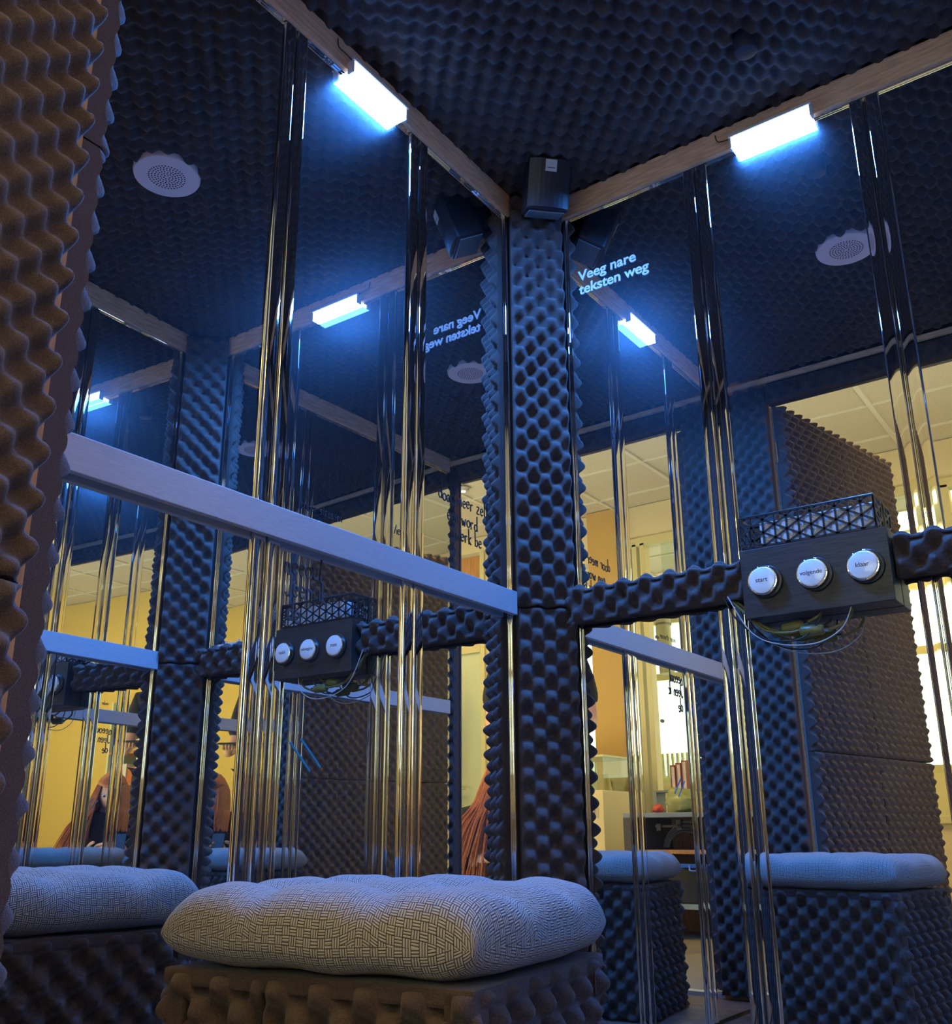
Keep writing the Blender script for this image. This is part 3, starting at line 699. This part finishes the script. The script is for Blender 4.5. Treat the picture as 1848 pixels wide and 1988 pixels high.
# ribbed radiators under the windows
for k, (a, b) in enumerate(((1.9, 2.8), (3.1, 3.9))):
    e = empty('radiator', V((a+b)/2, -5.9, .95), 'ribbed radiator below the far window, %s' % ('nearer the window post' if k == 0 else 'further along the wall'), 'radiator')
    bm = bmesh.new(); x = a
    while x < b: box_bm(bm, (x, -5.96, .96), (x+.022, -5.93, 1.16)); x += .045
    tag(fin('fins', bm, PAINTW, e), kind='stuff')
# door with wooden transom
od = empty('door_2', V(2.99, RY, 0), 'pale green door under a wooden transom panel in the room outside', kind='structure')
box('transom_panel', (2.88, RY-.06, 1.86), (3.10, RY-.02, 2.56), WOODX, od)['label'] = 'oak veneer transom panel'
box('door_frame', (2.84, RY-.08, -.02), (2.88, RY+.02, 2.58), FRAMEP, od, .003); box('door_frame', (3.10, RY-.08, -.02), (3.14, RY+.02, 2.58), FRAMEP, od, .003)
box('door_frame', (2.88, RY-.08, 1.80), (3.10, RY+.02, 1.86), FRAMEP, od, .003)
box('door_leaf', (2.88, RY-.05, -.02), (3.10, RY-.01, 1.80), PAINTW, od, .003)
bm = bmesh.new(); tube(bm, smooth_pts([V(3.07, RY, .82), V(3.07, RY+.05, .82), V(2.99, RY+.055, .815)]), .009, 8); fin('door_handle', bm, CHROME, od, True)
# ceiling spot
e = empty('ceiling_spot', V(2.35, -3.02, 2.68), 'small round ceiling spot outside, seen at the top corner of the doorway', 'spotlight')
bm = bmesh.new(); cyl(bm, V(2.35, -3.02, 2.694), -Z, .045, .02, 24, .04, .004); fin('spot_ring', bm, WHITEP, e, True)
bm = bmesh.new(); cyl(bm, V(2.35, -3.02, 2.6735), -Z, .016, .004, 16); fin('spot_bulb', bm, glow('spot_glow', (1, .85, .6), 6), e, True)
# ventilation duct beyond the glazing
du_ = empty('ventilation_duct', V(1.80, -4.5, 1.9), 'grey round ventilation duct bending down beyond the glazing', 'duct')
bm = bmesh.new(); tube(bm, smooth_pts([V(2.35, -4.8, 2.32), V(2.12, -4.75, 2.33), V(1.95, -4.7, 2.28), V(1.87, -4.66, 2.12), V(1.86, -4.65, 1.9), V(1.85, -4.65, 1.62)], 6), .055, 20); fin('duct_pipe', bm, mat('galvanised_duct', (.34, .36, .26), .5, .3), du_, True)
for zz in (1.72, 1.98):
    bm = bmesh.new(); cyl(bm, V(1.857, -4.65, zz), Z, .059, .015, 24); fin('duct_collar', bm, GREYM, du_, True)
# white cabinet with a drawing, glass case on top
cab = empty('cabinet', V(1.98, -3.5, 0), 'cream cabinet outside the booth with a taped-on drawing', 'cabinet')
box('cabinet_body', (1.72, -3.85, -.02), (2.45, -3.38, .752), mat('cream_laminate', (.72, .62, .34), .5), cab, .004)
box('drawing', (1.755, -3.379, .59), (1.86, -3.377, .70), mat('drawing_paper', (.55, .46, .28), .8), cab)
bm = bmesh.new()
for (a, b) in (((1.84, .655), (1.835, .625)), ((1.80, .655), (1.80, .620)), ((1.775, .66), (1.78, .615)), ((1.84, .61), (1.825, .64)), ((1.82, .68), (1.80, .675)), ((1.80, .63), (1.775, .64)), ((1.815, .612), (1.80, .636))):
    tube(bm, [V(a[0], -3.3765, a[1]), V(b[0], -3.3765, b[1])], .0016, 5)
fin('pen_drawing', bm, INK, cab)
gc = empty('glass_case', V(1.9, -3.6, .753), 'clear glass case standing on the cream cabinet', 'glass case')
for lo, hi in (((1.73, -3.80, .753), (2.25, -3.795, .95)), ((1.73, -3.42, .753), (2.25, -3.415, .95)), ((1.73, -3.795, .753), (1.735, -3.42, .95)), ((2.245, -3.795, .753), (2.25, -3.42, .95))):
    box('glass_side', lo, hi, GLASS, gc)
box('case_edge', (1.725, -3.81, .95), (2.255, -3.41, .962), mat('pale_edging', (.66, .70, .42), .4), gc)
bm = bmesh.new(); tube(bm, smooth_pts([V(2.05, -3.45, .966), V(2.0, -3.44, .985), V(1.90, -3.44, .975), V(1.83, -3.44, .975), V(1.80, -3.43, 1.0), V(1.84, -3.42, 1.02), V(1.92, -3.42, 1.0), V(1.98, -3.42, .972), V(2.06, -3.43, .968)]), .005, 6)
tag(fin('loop_cable', bm, BLACKP, None, True), 'black cable loop lying on the glass case', 'cable')
pr_ = empty('printer', V(2.15, -3.6, .754), 'small white printer inside the glass case', 'printer')
box('printer_body', (2.03, -3.70, .756), (2.20, -3.50, .84), WHITEP, pr_, .01); box('paper_tray', (2.05, -3.50, .765), (2.18, -3.46, .772), BLACKP, pr_)
bm = bmesh.new(); cyl(bm, V(1.84, -3.62, .757), Z, .05, .10, 24, .03); tag(fin('jar', bm, mat('amber_jar', (.55, .40, .12), .3), None, True), 'amber jar inside the glass case', 'jar')
# desk with shelf, cables, clamps
dk = empty('workbench', V(1.35, -3.1, 0), 'workbench outside the booth with a wooden shelf front and dark side', 'workbench')
DY = -3.05
box('bench_top', (.70, DY-.5, .585), (1.42, DY, .610), mat('grey_laminate', (.22, .26, .27), .5), dk, .003)
box('bench_side', (1.36, DY-.5, -.02), (1.42, DY, .585), mat('dark_bench_side', (.08, .07, .05), .7), dk)
box('bench_side', (.70, DY-.5, -.02), (.74, DY, .585), mat('dark_bench_side2', (.08, .07, .05), .7), dk)
box('bench_back', (.74, DY-.5, -.02), (1.36, DY-.48, .585), WOODX, dk)
box('bench_shelf', (.74, DY-.48, .40), (1.36, DY-.01, .42), WOODX, dk)
box('bench_shelf', (.74, DY-.48, .13), (1.36, DY-.01, .155), mat('green_grey_shelf', (.30, .38, .33), .5), dk)
bn = empty('tool_case', V(1.0, DY-.2, .42), 'open blue plastic box lid on the workbench shelf', 'box')
box('blue_lid', (.80, DY-.03, .335), (1.10, DY+.08, .352), mat('blue_plastic', (.02, .14, .55), .35), bn, .004)
bm = bmesh.new(); tube(bm, smooth_pts([V(.95, DY+.085, .345), V(.96, DY+.10, .325), V(1.0, DY+.10, .322), V(1.01, DY+.085, .345)]), .005, 6); fin('handle', bm, bn.children[0].data.materials[0], bn, True)
tag(box('storage_bin', (.76, DY-.42, .156), (1.30, DY-.03, .33), BLACKW, None, .01), 'dark storage bin on the lower workbench shelf', 'bin')
for k in range(4):
    bm = bmesh.new(); R_ = .14-.014*k; cz = .425
    pts = [V(1.10+R_*math.cos(a), DY-.12+.012*k, cz+max(0.006, R_*.9*math.sin(a))) for a in [PI*i/18 for i in range(19)]]
    tube(bm, pts, .0065, 7); tag(fin('coiled_cable', bm, BLACKP, None, True), '%s of the thick black cable loops on the bench shelf' % ('outermost', 'second', 'third', 'innermost')[k], 'cable', 'black cable coils on the bench shelf')
for k, (x, z) in enumerate(((1.02, .555), (1.14, .535))):
    e = empty('clamp', V(x, DY-.1, z), 'black bar clamp hanging in the bench, %s' % ('upper one' if k == 0 else 'lower one'), 'clamp')
    box('clamp_bar', (x-.14, DY-.12, z), (x+.14, DY-.10, z+.012), BLACKP, e)
    for q in (-.13, -.02, .1): box('clamp_jaw', (x+q, DY-.13, z-.018), (x+q+.03, DY-.09, z+.02), BLACKP, e, .004)
sh = empty('shelf_rack', V(1.1, -3.25, .61), 'low grey rack standing on the workbench', 'rack')
box('rack_shelf', (.72, DY-.42, .728), (1.38, DY-.30, .738), mat('grey_bar', (.16, .18, .18), .4), sh)
for x in (.73, 1.36): box('rack_leg', (x, DY-.42, .612), (x+.015, DY-.30, .728), sh.children[0].data.materials[0], sh)
# bags and books on the bench
def blob(name, c, r, sc, mt, label, cat, seed=0, amp=.25):
    bm = bmesh.new(); bmesh.ops.create_icosphere(bm, subdivisions=3, radius=r)
    rnd = random.Random(seed); f = [(rnd.uniform(2, 6), rnd.uniform(0, 6)) for _ in range(3)]
    for v in bm.verts:
        p = v.co/r; k = 1+amp*math.sin(f[0][0]*p.x+f[0][1])*math.sin(f[1][0]*p.y+f[1][1])+.1*math.sin(9*p.z+f[2][1]*p.x*3)
        v.co = Vector((p.x*sc[0], p.y*sc[1], max(-.75, p.z)*sc[2]))*r*k
        v.co += Vector(c)+Z*(.75*sc[2]*r)
    return tag(fin(name, bm, mt, None, True), label, cat)
blob('plastic_bag', (1.16, DY-.20, .612), .075, (1.15, .7, .95), mat('olive_bag', (.30, .32, .10), .25), 'crumpled olive plastic bag on the workbench', 'bag', 3)
blob('red_pouch', (1.245, DY-.08, .612), .028, (1.2, .8, .9), mat('red_plastic', (.50, .06, .02), .3), 'small red pouch beside the plastic bag on the workbench', 'pouch', 5, .1)
for k in range(3):
    x = 1.17+.035*k; bk = empty('book', V(x, DY-.36, .739), 'upright dark red book on the grey rack, %s of three' % ('leftmost', 'middle', 'rightmost')[k], 'book', 'dark red books on the grey rack')
    box('cover', (x, DY-.41, .739), (x+.004, DY-.31, .90-.012*k), mat('red_cover', (.26, .035, .02), .6), bk); box('cover', (x+.026, DY-.41, .739), (x+.030, DY-.31, .90-.012*k), bk.children[0].data.materials[0], bk)
    box('pages', (x+.004, DY-.405, .742), (x+.026, DY-.315, .89-.012*k), PAINT, bk)
# shelving seen beside the pale door
sv = empty('storage_shelf', V(3.05, -3.7, 0), 'narrow storage shelf with boxes next to the pale green door', 'shelf')
for z in (.35, .62, .90, 1.16, 1.42): box('shelf_board', (3.09, -3.9, z), (3.45, -3.6, z+.02), WOODX, sv)
for x in (3.085, 3.45): box('shelf_upright', (x, -3.9, -.02), (x+.02, -3.6, 1.6), PAINTW, sv)
cols = ((.5, .12, .02), (.75, .75, .7), (.55, .35, .08), (.2, .22, .2))
k = 0
for z in (.37, .64, .92, 1.18):
    for x in (3.12, 3.25):
        tag(box('storage_box', (x, -3.85, z), (x+.11, -3.63, z+.10+.03*(k % 3)), mat('box_colour', cols[k % 4], .6), None, .004),
            'small %s box on the storage shelf, %s shelf, %s' % (('orange', 'white', 'ochre', 'grey')[k % 4], ('lowest', 'second', 'third', 'top')[k//2], ('left', 'right')[k % 2]), 'box', 'boxes on the storage shelf'); k += 1

# ================================================================== people
def skin(name, vs, es, rad, mt, parent, sub=2, root=0):
    me = bpy.data.meshes.new(name); me.from_pydata([tuple(v) for v in vs], es, []); me.materials.append(mt)
    o = bpy.data.objects.new(name, me); COL.objects.link(o)
    c = Vector((0, 0, 0))
    if parent: o.parent = parent; o.location = -wloc(parent)
    md = o.modifiers.new('Skin', 'SKIN'); md.use_smooth_shade = True
    for i, r in enumerate(rad):
        r = r if isinstance(r, tuple) else (r, r)
        me.skin_vertices[0].data[i].radius = r
        me.skin_vertices[0].data[i].use_root = (i == root)
    s = o.modifiers.new('Subsurf', 'SUBSURF'); s.levels = sub; s.render_levels = sub
    dg = bpy.context.evaluated_depsgraph_get(); m2 = bpy.data.meshes.new_from_object(o.evaluated_get(dg)); m2.name = name
    bpy.data.objects.remove(o); m2.materials.clear(); m2.materials.append(mt)
    return put(name, m2, parent, None, True, False)
def chain(vs, es, rs, start, pts):
    k = start
    for p, r in pts:
        vs.append(Vector(p)); rs.append(r); es.append((k, len(vs)-1)); k = len(vs)-1
    return k
def hand(vs, es, rs, wrist, dirv, palm_n, side, curl=.5, s=1.0):
    """palm and five bent fingers; dirv = finger direction, palm_n = palm normal"""
    d = dirv.normalized(); n = palm_n.normalized(); lat = d.cross(n)*side
    pc = chain(vs, es, rs, wrist, [(vs[wrist]+d*.045*s, (.024*s, .013*s))])
    base = vs[pc].copy(); kn = chain(vs, es, rs, pc, [(base+d*.025*s, (.030*s, .012*s))])
    for i, ln in enumerate((.070, .078, .072, .056)):
        off = (i-1.5)*.019*s
        a = base+d*.040*s+lat*off; p1 = a+d*ln*.45*s+n*.006*curl; p2 = p1+(d*math.cos(curl)+n*math.sin(curl))*ln*.32*s; p3 = p2+(d*math.cos(2*curl)+n*math.sin(2*curl))*ln*.28*s
        chain(vs, es, rs, kn, [(a, .0095*s), (p1, .0085*s), (p2, .008*s), (p3, .0068*s)])
    t0 = base-lat*.030*s-d*.012*s; t1 = t0-lat*.018*s+d*.022*s+n*.006; t2 = t1+d*.024*s+n*.010
    chain(vs, es, rs, pc, [(t0, .012*s), (t1, .010*s), (t2, .0085*s)])
def head(parent, c, f, up, r=.105):
    """sphere shaped into a head: f = facing direction"""
    f = f.normalized(); up = (up-f*up.dot(f)).normalized(); rt = f.cross(up)
    bm = bmesh.new(); bmesh.ops.create_uvsphere(bm, u_segments=32, v_segments=24, radius=1)
    for v in bm.verts:
        x, y, z = v.co; X_, F_, Z_ = x*.76, y*.93, z*1.12
        if z < -.1: k = 1+.32*(z+.1); X_ *= k; F_ = F_*k+.10*(-z)*.6
        if y > .6:
            F_ += .17*math.exp(-((x/.13)**2+((z+.12)/.20)**2))      # nose
            F_ -= .06*math.exp(-(((abs(x)-.33)/.14)**2+((z-.08)/.10)**2))   # eye sockets
            F_ += .035*math.exp(-((x/.2)**2+((z+.46)/.06)**2))       # lips
            F_ += .05*math.exp(-((x/.2)**2+((z+.80)/.14)**2))        # chin
        v.co = c+(rt*X_+f*F_+up*Z_)*r
    h = fin('head', bm, SKIN, parent, True)
    for s in (-1, 1):
        bm = bmesh.new(); bmesh.ops.create_uvsphere(bm, u_segments=12, v_segments=8, radius=r*.12)
        for v in bm.verts: v.co += c+(rt*.30*s+f*.78+up*.08)*r
        fin('eye', bm, WHITEP, h, True)
        bm = bmesh.new(); bmesh.ops.create_uvsphere(bm, u_segments=10, v_segments=6, radius=r*.062)
        for v in bm.verts: v.co += c+(rt*.30*s+f*.875+up*.08)*r
        fin('iris', bm, INK, h, True)
        bm = bmesh.new(); bmesh.ops.create_uvsphere(bm, u_segments=12, v_segments=8, radius=1)
        for v in bm.verts: v.co = c+(rt*(.78*s+v.co.x*.07)+f*(-.02+v.co.y*.14)+up*(-.02+v.co.z*.25))*r
        fin('ear', bm, SKIN, h, True)
    bm = bmesh.new(); tube(bm, smooth_pts([c+(rt*-.22+f*.83+up*-.52)*r, c+(f*.92+up*-.50)*r, c+(rt*.22+f*.83+up*-.52)*r], 4), r*.035, 6); fin('mouth', bm, mat('lips', (.45, .13, .10), .5), h, True)
    return h
def hair_cap(parent, c, f, up, r):
    f = f.normalized(); up = (up-f*up.dot(f)).normalized(); rt = f.cross(up)
    bm = bmesh.new(); bmesh.ops.create_uvsphere(bm, u_segments=28, v_segments=18, radius=1)
    dele = []
    for v in bm.verts:
        x, y, z = v.co
        if (y > .35 and z < .45) or z < -.75: dele.append(v); continue
        k = 1+.02*math.sin(26*x)+.02*math.sin(19*y+7*z); v.co = c+(rt*x*.90*k+f*(y*1.06-.04)*k+up*z*1.22*k)*r
    bmesh.ops.delete(bm, geom=dele, context='VERTS')
    o = fin('hair', bm, HAIR, parent, True); o.modifiers.new('Solidify', 'SOLIDIFY').thickness = .008; return o
def locks(parent, roots, end_fn, n, r=.006, name='hair_locks', seed=1):
    rnd = random.Random(seed); bm = bmesh.new()
    for i in range(n):
        a = roots(rnd); pts = end_fn(a, rnd); pts = smooth_pts(pts, 4); m_ = len(pts)
        tube(bm, pts, [r*(1-.75*(k/(m_-1))**2)*rnd.uniform(.8, 1.1) for k in range(m_)], 5)
    return tag(fin(name, bm, HAIR, parent, True), kind='stuff')
FZ = -.02
# --- person 1: standing, arm held out with a dark tablet
def standing(px, py, ang):
    f = V(math.cos(ang), math.sin(ang), 0); r = V(f.y, -f.x, 0)   # facing, person's right
    O = V(px, py, FZ)
    e = empty('person', O, 'standing person with auburn hair in black T-shirt and dark trousers, forearms held out', 'person')
    def P(a, b, z): return O+r*a+f*b+Z*z
    H = 1.70/1.65
    vs = [P(0, 0, .92*H)]; es = []; rs = [(.135, .10)]
    ch = chain(vs, es, rs, 0, [(P(0, 0, 1.06*H), (.10, .075)), (P(0, .005, 1.24*H), (.105, .07)), (P(0, 0, 1.35*H), (.085, .05))])
    nk = chain(vs, es, rs, ch, [(P(0, .01, 1.43*H), .048), (P(0, .025, 1.50*H), .046)])
    aR = chain(vs, es, rs, ch, [(P(.16, 0, 1.33*H), .038), (P(.20, .0, 1.16*H), .042), (P(.21, .03, 1.03*H), .036), (P(.18, .16, 1.00*H), .032), (P(.12, .27, 1.01*H), .024)])
    hand(vs, es, rs, aR, (f*.9-r*.4), Z, 1, .5)
    aL = chain(vs, es, rs, ch, [(P(-.16, 0, 1.33*H), .038), (P(-.21, .0, 1.16*H), .042), (P(-.22, .03, 1.03*H), .036), (P(-.18, .16, .99*H), .032), (P(-.12, .27, 1.00*H), .024)])
    hand(vs, es, rs, aL, (f*.9+r*.4), Z, -1, .5)
    for s in (1, -1):
        chain(vs, es, rs, 0, [(P(.09*s, 0, .86*H), .085), (P(.10*s, .01, .50*H), .055), (P(.10*s, -.01, .32*H), .05), (P(.10*s, -.02, .09*H), .036), (P(.10*s, .05, .035), .035), (P(.11*s, .14, .03), .028)])
    skin('body', vs, es, rs, SKIN, e)
    # shirt
    vs = [P(0, 0, .86*H)]; es = []; rs = [(.158, .125)]
    c_ = chain(vs, es, rs, 0, [(P(0, 0, 1.06*H), (.128, .105)), (P(0, .005, 1.24*H), (.150, .110)), (P(0, 0, 1.36*H), (.13, .085)), (P(0, .005, 1.405*H), .062)])
    for s in (1, -1): chain(vs, es, rs, c_-1, [(P(.16*s, 0, 1.34*H), .062), (P(.20*s, 0, 1.19*H), .062), (P(.208*s, .01, 1.10*H), .062)])
    skin('shirt', vs, es, rs, BLACKC, e)
    vs = [P(0, 0, .93*H)]; es = []; rs = [(.142, .108)]
    for s in (1, -1): chain(vs, es, rs, 0, [(P(.088*s, 0, .83*H), .100), (P(.10*s, .01, .50*H), .072), (P(.10*s, -.01, .30*H), .064), (P(.10*s, -.02, .08*H), .056)])
    skin('trousers', vs, es, rs, TROUS, e)
    for s in (1, -1):
        vs = [P(.10*s, -.05, .045)]; es = []; rs = [.045]; chain(vs, es, rs, 0, [(P(.10*s, .05, .045), .046), (P(.11*s, .15, .035), .036)]); skin('shoe', vs, es, rs, BLACKP, e, 1)
    hc = P(0, .045, 1.535*H); hf = (f*.9-Z*.35)
    head(e, hc, hf, Z, .100); hair_cap(e, hc, hf, Z, .104)
    def ro(rnd): a = rnd.uniform(PI*.55, PI*1.45+PI); return a
    def en(a, rnd):
        a = rnd.uniform(-.25*PI, 1.25*PI); q = r*math.cos(a)*.088-f*math.sin(a)*.095
        return [hc+q*.6+Z*.09, hc+q*1.05+Z*.02, hc+q*1.15-Z*.09, hc+q*1.3-Z*rnd.uniform(.17, .26)]
    locks(e, ro, en, 70, .009, seed=4)
    return e, P, f, r, H
st_ang = math.radians(118)
pe, PP, pf, prr, PH = standing(1.475, -2.40, st_ang)
tb = empty('tablet', PP(0, .36, 1.04*PH), 'dark tablet held flat in the standing person\'s hands', 'tablet')
bm = bmesh.new(); frame_box(bm, PP(-.11, .30, 1.028*PH), prr, pf, Z, .22, .15, .009, .002); fin('tablet_body', bm, BLACKP, tb)
bm = bmesh.new(); frame_box(bm, PP(-.10, .31, 1.028*PH+.0092), prr, pf, Z, .20, .13, .0008); fin('screen', bm, mat('dark_screen', (.01, .01, .012), .1), tb)

# --- person 2: crouching photographer with long red hair, hidden mostly behind the camera
def crouching():
    f = V(-.62, .785, 0).normalized(); r = V(f.y, -f.x, 0); O = V(1.47, -2.06, FZ)
    e = empty('person', O, 'crouching person with long red hair in black clothes taking the photograph', 'person')
    def P(a, b, z): return O+r*a+f*b+Z*(z if z < .3 else .3+(z-.3)*.82)
    vs = [P(0, -.10, .26)]; es = []; rs = [(.14, .11)]
    ch = chain(vs, es, rs, 0, [(P(0, -.05, .42), (.095, .065)), (P(0, .03, .58), (.095, .06)), (P(0, .065, .665), (.075, .045))])
    chain(vs, es, rs, ch, [(P(0, .10, .745), .047), (P(0, .13, .80), .045)])
    aR = chain(vs, es, rs, ch, [(P(.15, .075, .645), .036), (P(.20, .12, .50), .04), (P(.19, .22, .42), .034), (P(.08, .28, .45), .026)])
    hand(vs, es, rs, aR, (f*.25-r*.9+Z*.2), f, 1, .6)
    aL = chain(vs, es, rs, ch, [(P(-.15, .075, .645), .036), (P(-.24, .14, .52), .04), (P(-.30, .22, .44), .034), (P(-.22, .29, .45), .026)])
    hand(vs, es, rs, aL, (f*.25+r*.9+Z*.2), f, -1, .6)
    chain(vs, es, rs, 0, [(P(.12, -.02, .28), .085), (P(.16, .24, .30), .058), (P(.15, .08, .10), .05), (P(.14, .0, .04), .036), (P(.15, .12, .03), .03)])
    chain(vs, es, rs, 0, [(P(-.12, -.02, .27), .085), (P(-.17, .22, .24), .058), (P(-.16, .04, .09), .05), (P(-.15, -.12, .06), .036), (P(-.15, -.02, .03), .03)])
    skin('body', vs, es, rs, SKIN, e)
    vs = [P(0, -.10, .25)]; es = []; rs = [(.155, .125)]
    c_ = chain(vs, es, rs, 0, [(P(0, -.05, .42), (.135, .11)), (P(0, .03, .58), (.145, .105)), (P(0, .07, .68), (.128, .088)), (P(0, .095, .75), .060)])
    chain(vs, es, rs, c_-1, [(P(.15, .08, .66), .062), (P(.20, .12, .50), .054), (P(.19, .22, .42), .046), (P(.13, .26, .435), .040)])
    chain(vs, es, rs, c_-1, [(P(-.15, .08, .66), .062), (P(-.24, .14, .52), .054), (P(-.30, .22, .44), .046), (P(-.25, .27, .445), .040)])
    skin('jacket', vs, es, rs, BLACKC, e)
    vs = [P(0, -.10, .25)]; es = []; rs = [(.15, .12)]
    chain(vs, es, rs, 0, [(P(.12, -.02, .28), .10), (P(.16, .24, .30), .074), (P(.15, .08, .10), .062), (P(.14, .02, .06), .05)])
    chain(vs, es, rs, 0, [(P(-.12, -.02, .27), .10), (P(-.17, .22, .24), .074), (P(-.16, .04, .09), .062), (P(-.15, -.10, .07), .05)])
    skin('trousers', vs, es, rs, TROUS, e)
    for s, b in ((1, .0), (-1, -.10)):
        vs = [P(.14*s, b-.05, .045)]; es = []; rs = [.044]; chain(vs, es, rs, 0, [(P(.15*s, b+.05, .042), .044), (P(.155*s, b+.13, .034), .034)]); skin('shoe', vs, es, rs, BLACKP, e, 1)
    hc = P(-.02, .165, .86); hf = (f*.9-Z*.30-r*.05)
    head(e, hc, hf, Z, .098); hair_cap(e, hc, hf, Z, .104)
    def ro(rnd): return 0
    def en(a, rnd):
        a = rnd.uniform(-.30*PI, 1.30*PI); q = r*math.cos(a)*.088-f*math.sin(a)*.09
        sd = 1 if math.cos(a) > -.2 else -1
        dn_ = rnd.uniform(.30, .56) if sd > 0 else rnd.uniform(.16, .22)
        fl = r*(.09*rnd.uniform(.2, 1.5) if sd > 0 else .01)
        return [hc+q*.6+Z*.09, hc+q*1.05+Z*.02, hc+q*1.2-Z*.10+fl*.3, hc+q*1.35-Z*(dn_*.6)+fl*.8+f*.03, hc+q*1.4-Z*dn_+fl*1.25+f*.04]
    locks(e, ro, en, 420, .0075, seed=8)
    return e
crouching()
# phone just behind the lens position
pm = empty('smartphone', CAM-F*.012, 'smartphone held by the crouching person', 'phone')
bm = bmesh.new(); frame_box(bm, CAM-F*.020-R2*.030-U2*.135, R2, U2, F, .072, .150, .008, .002); fin('phone_body', bm, BLACKP, pm)
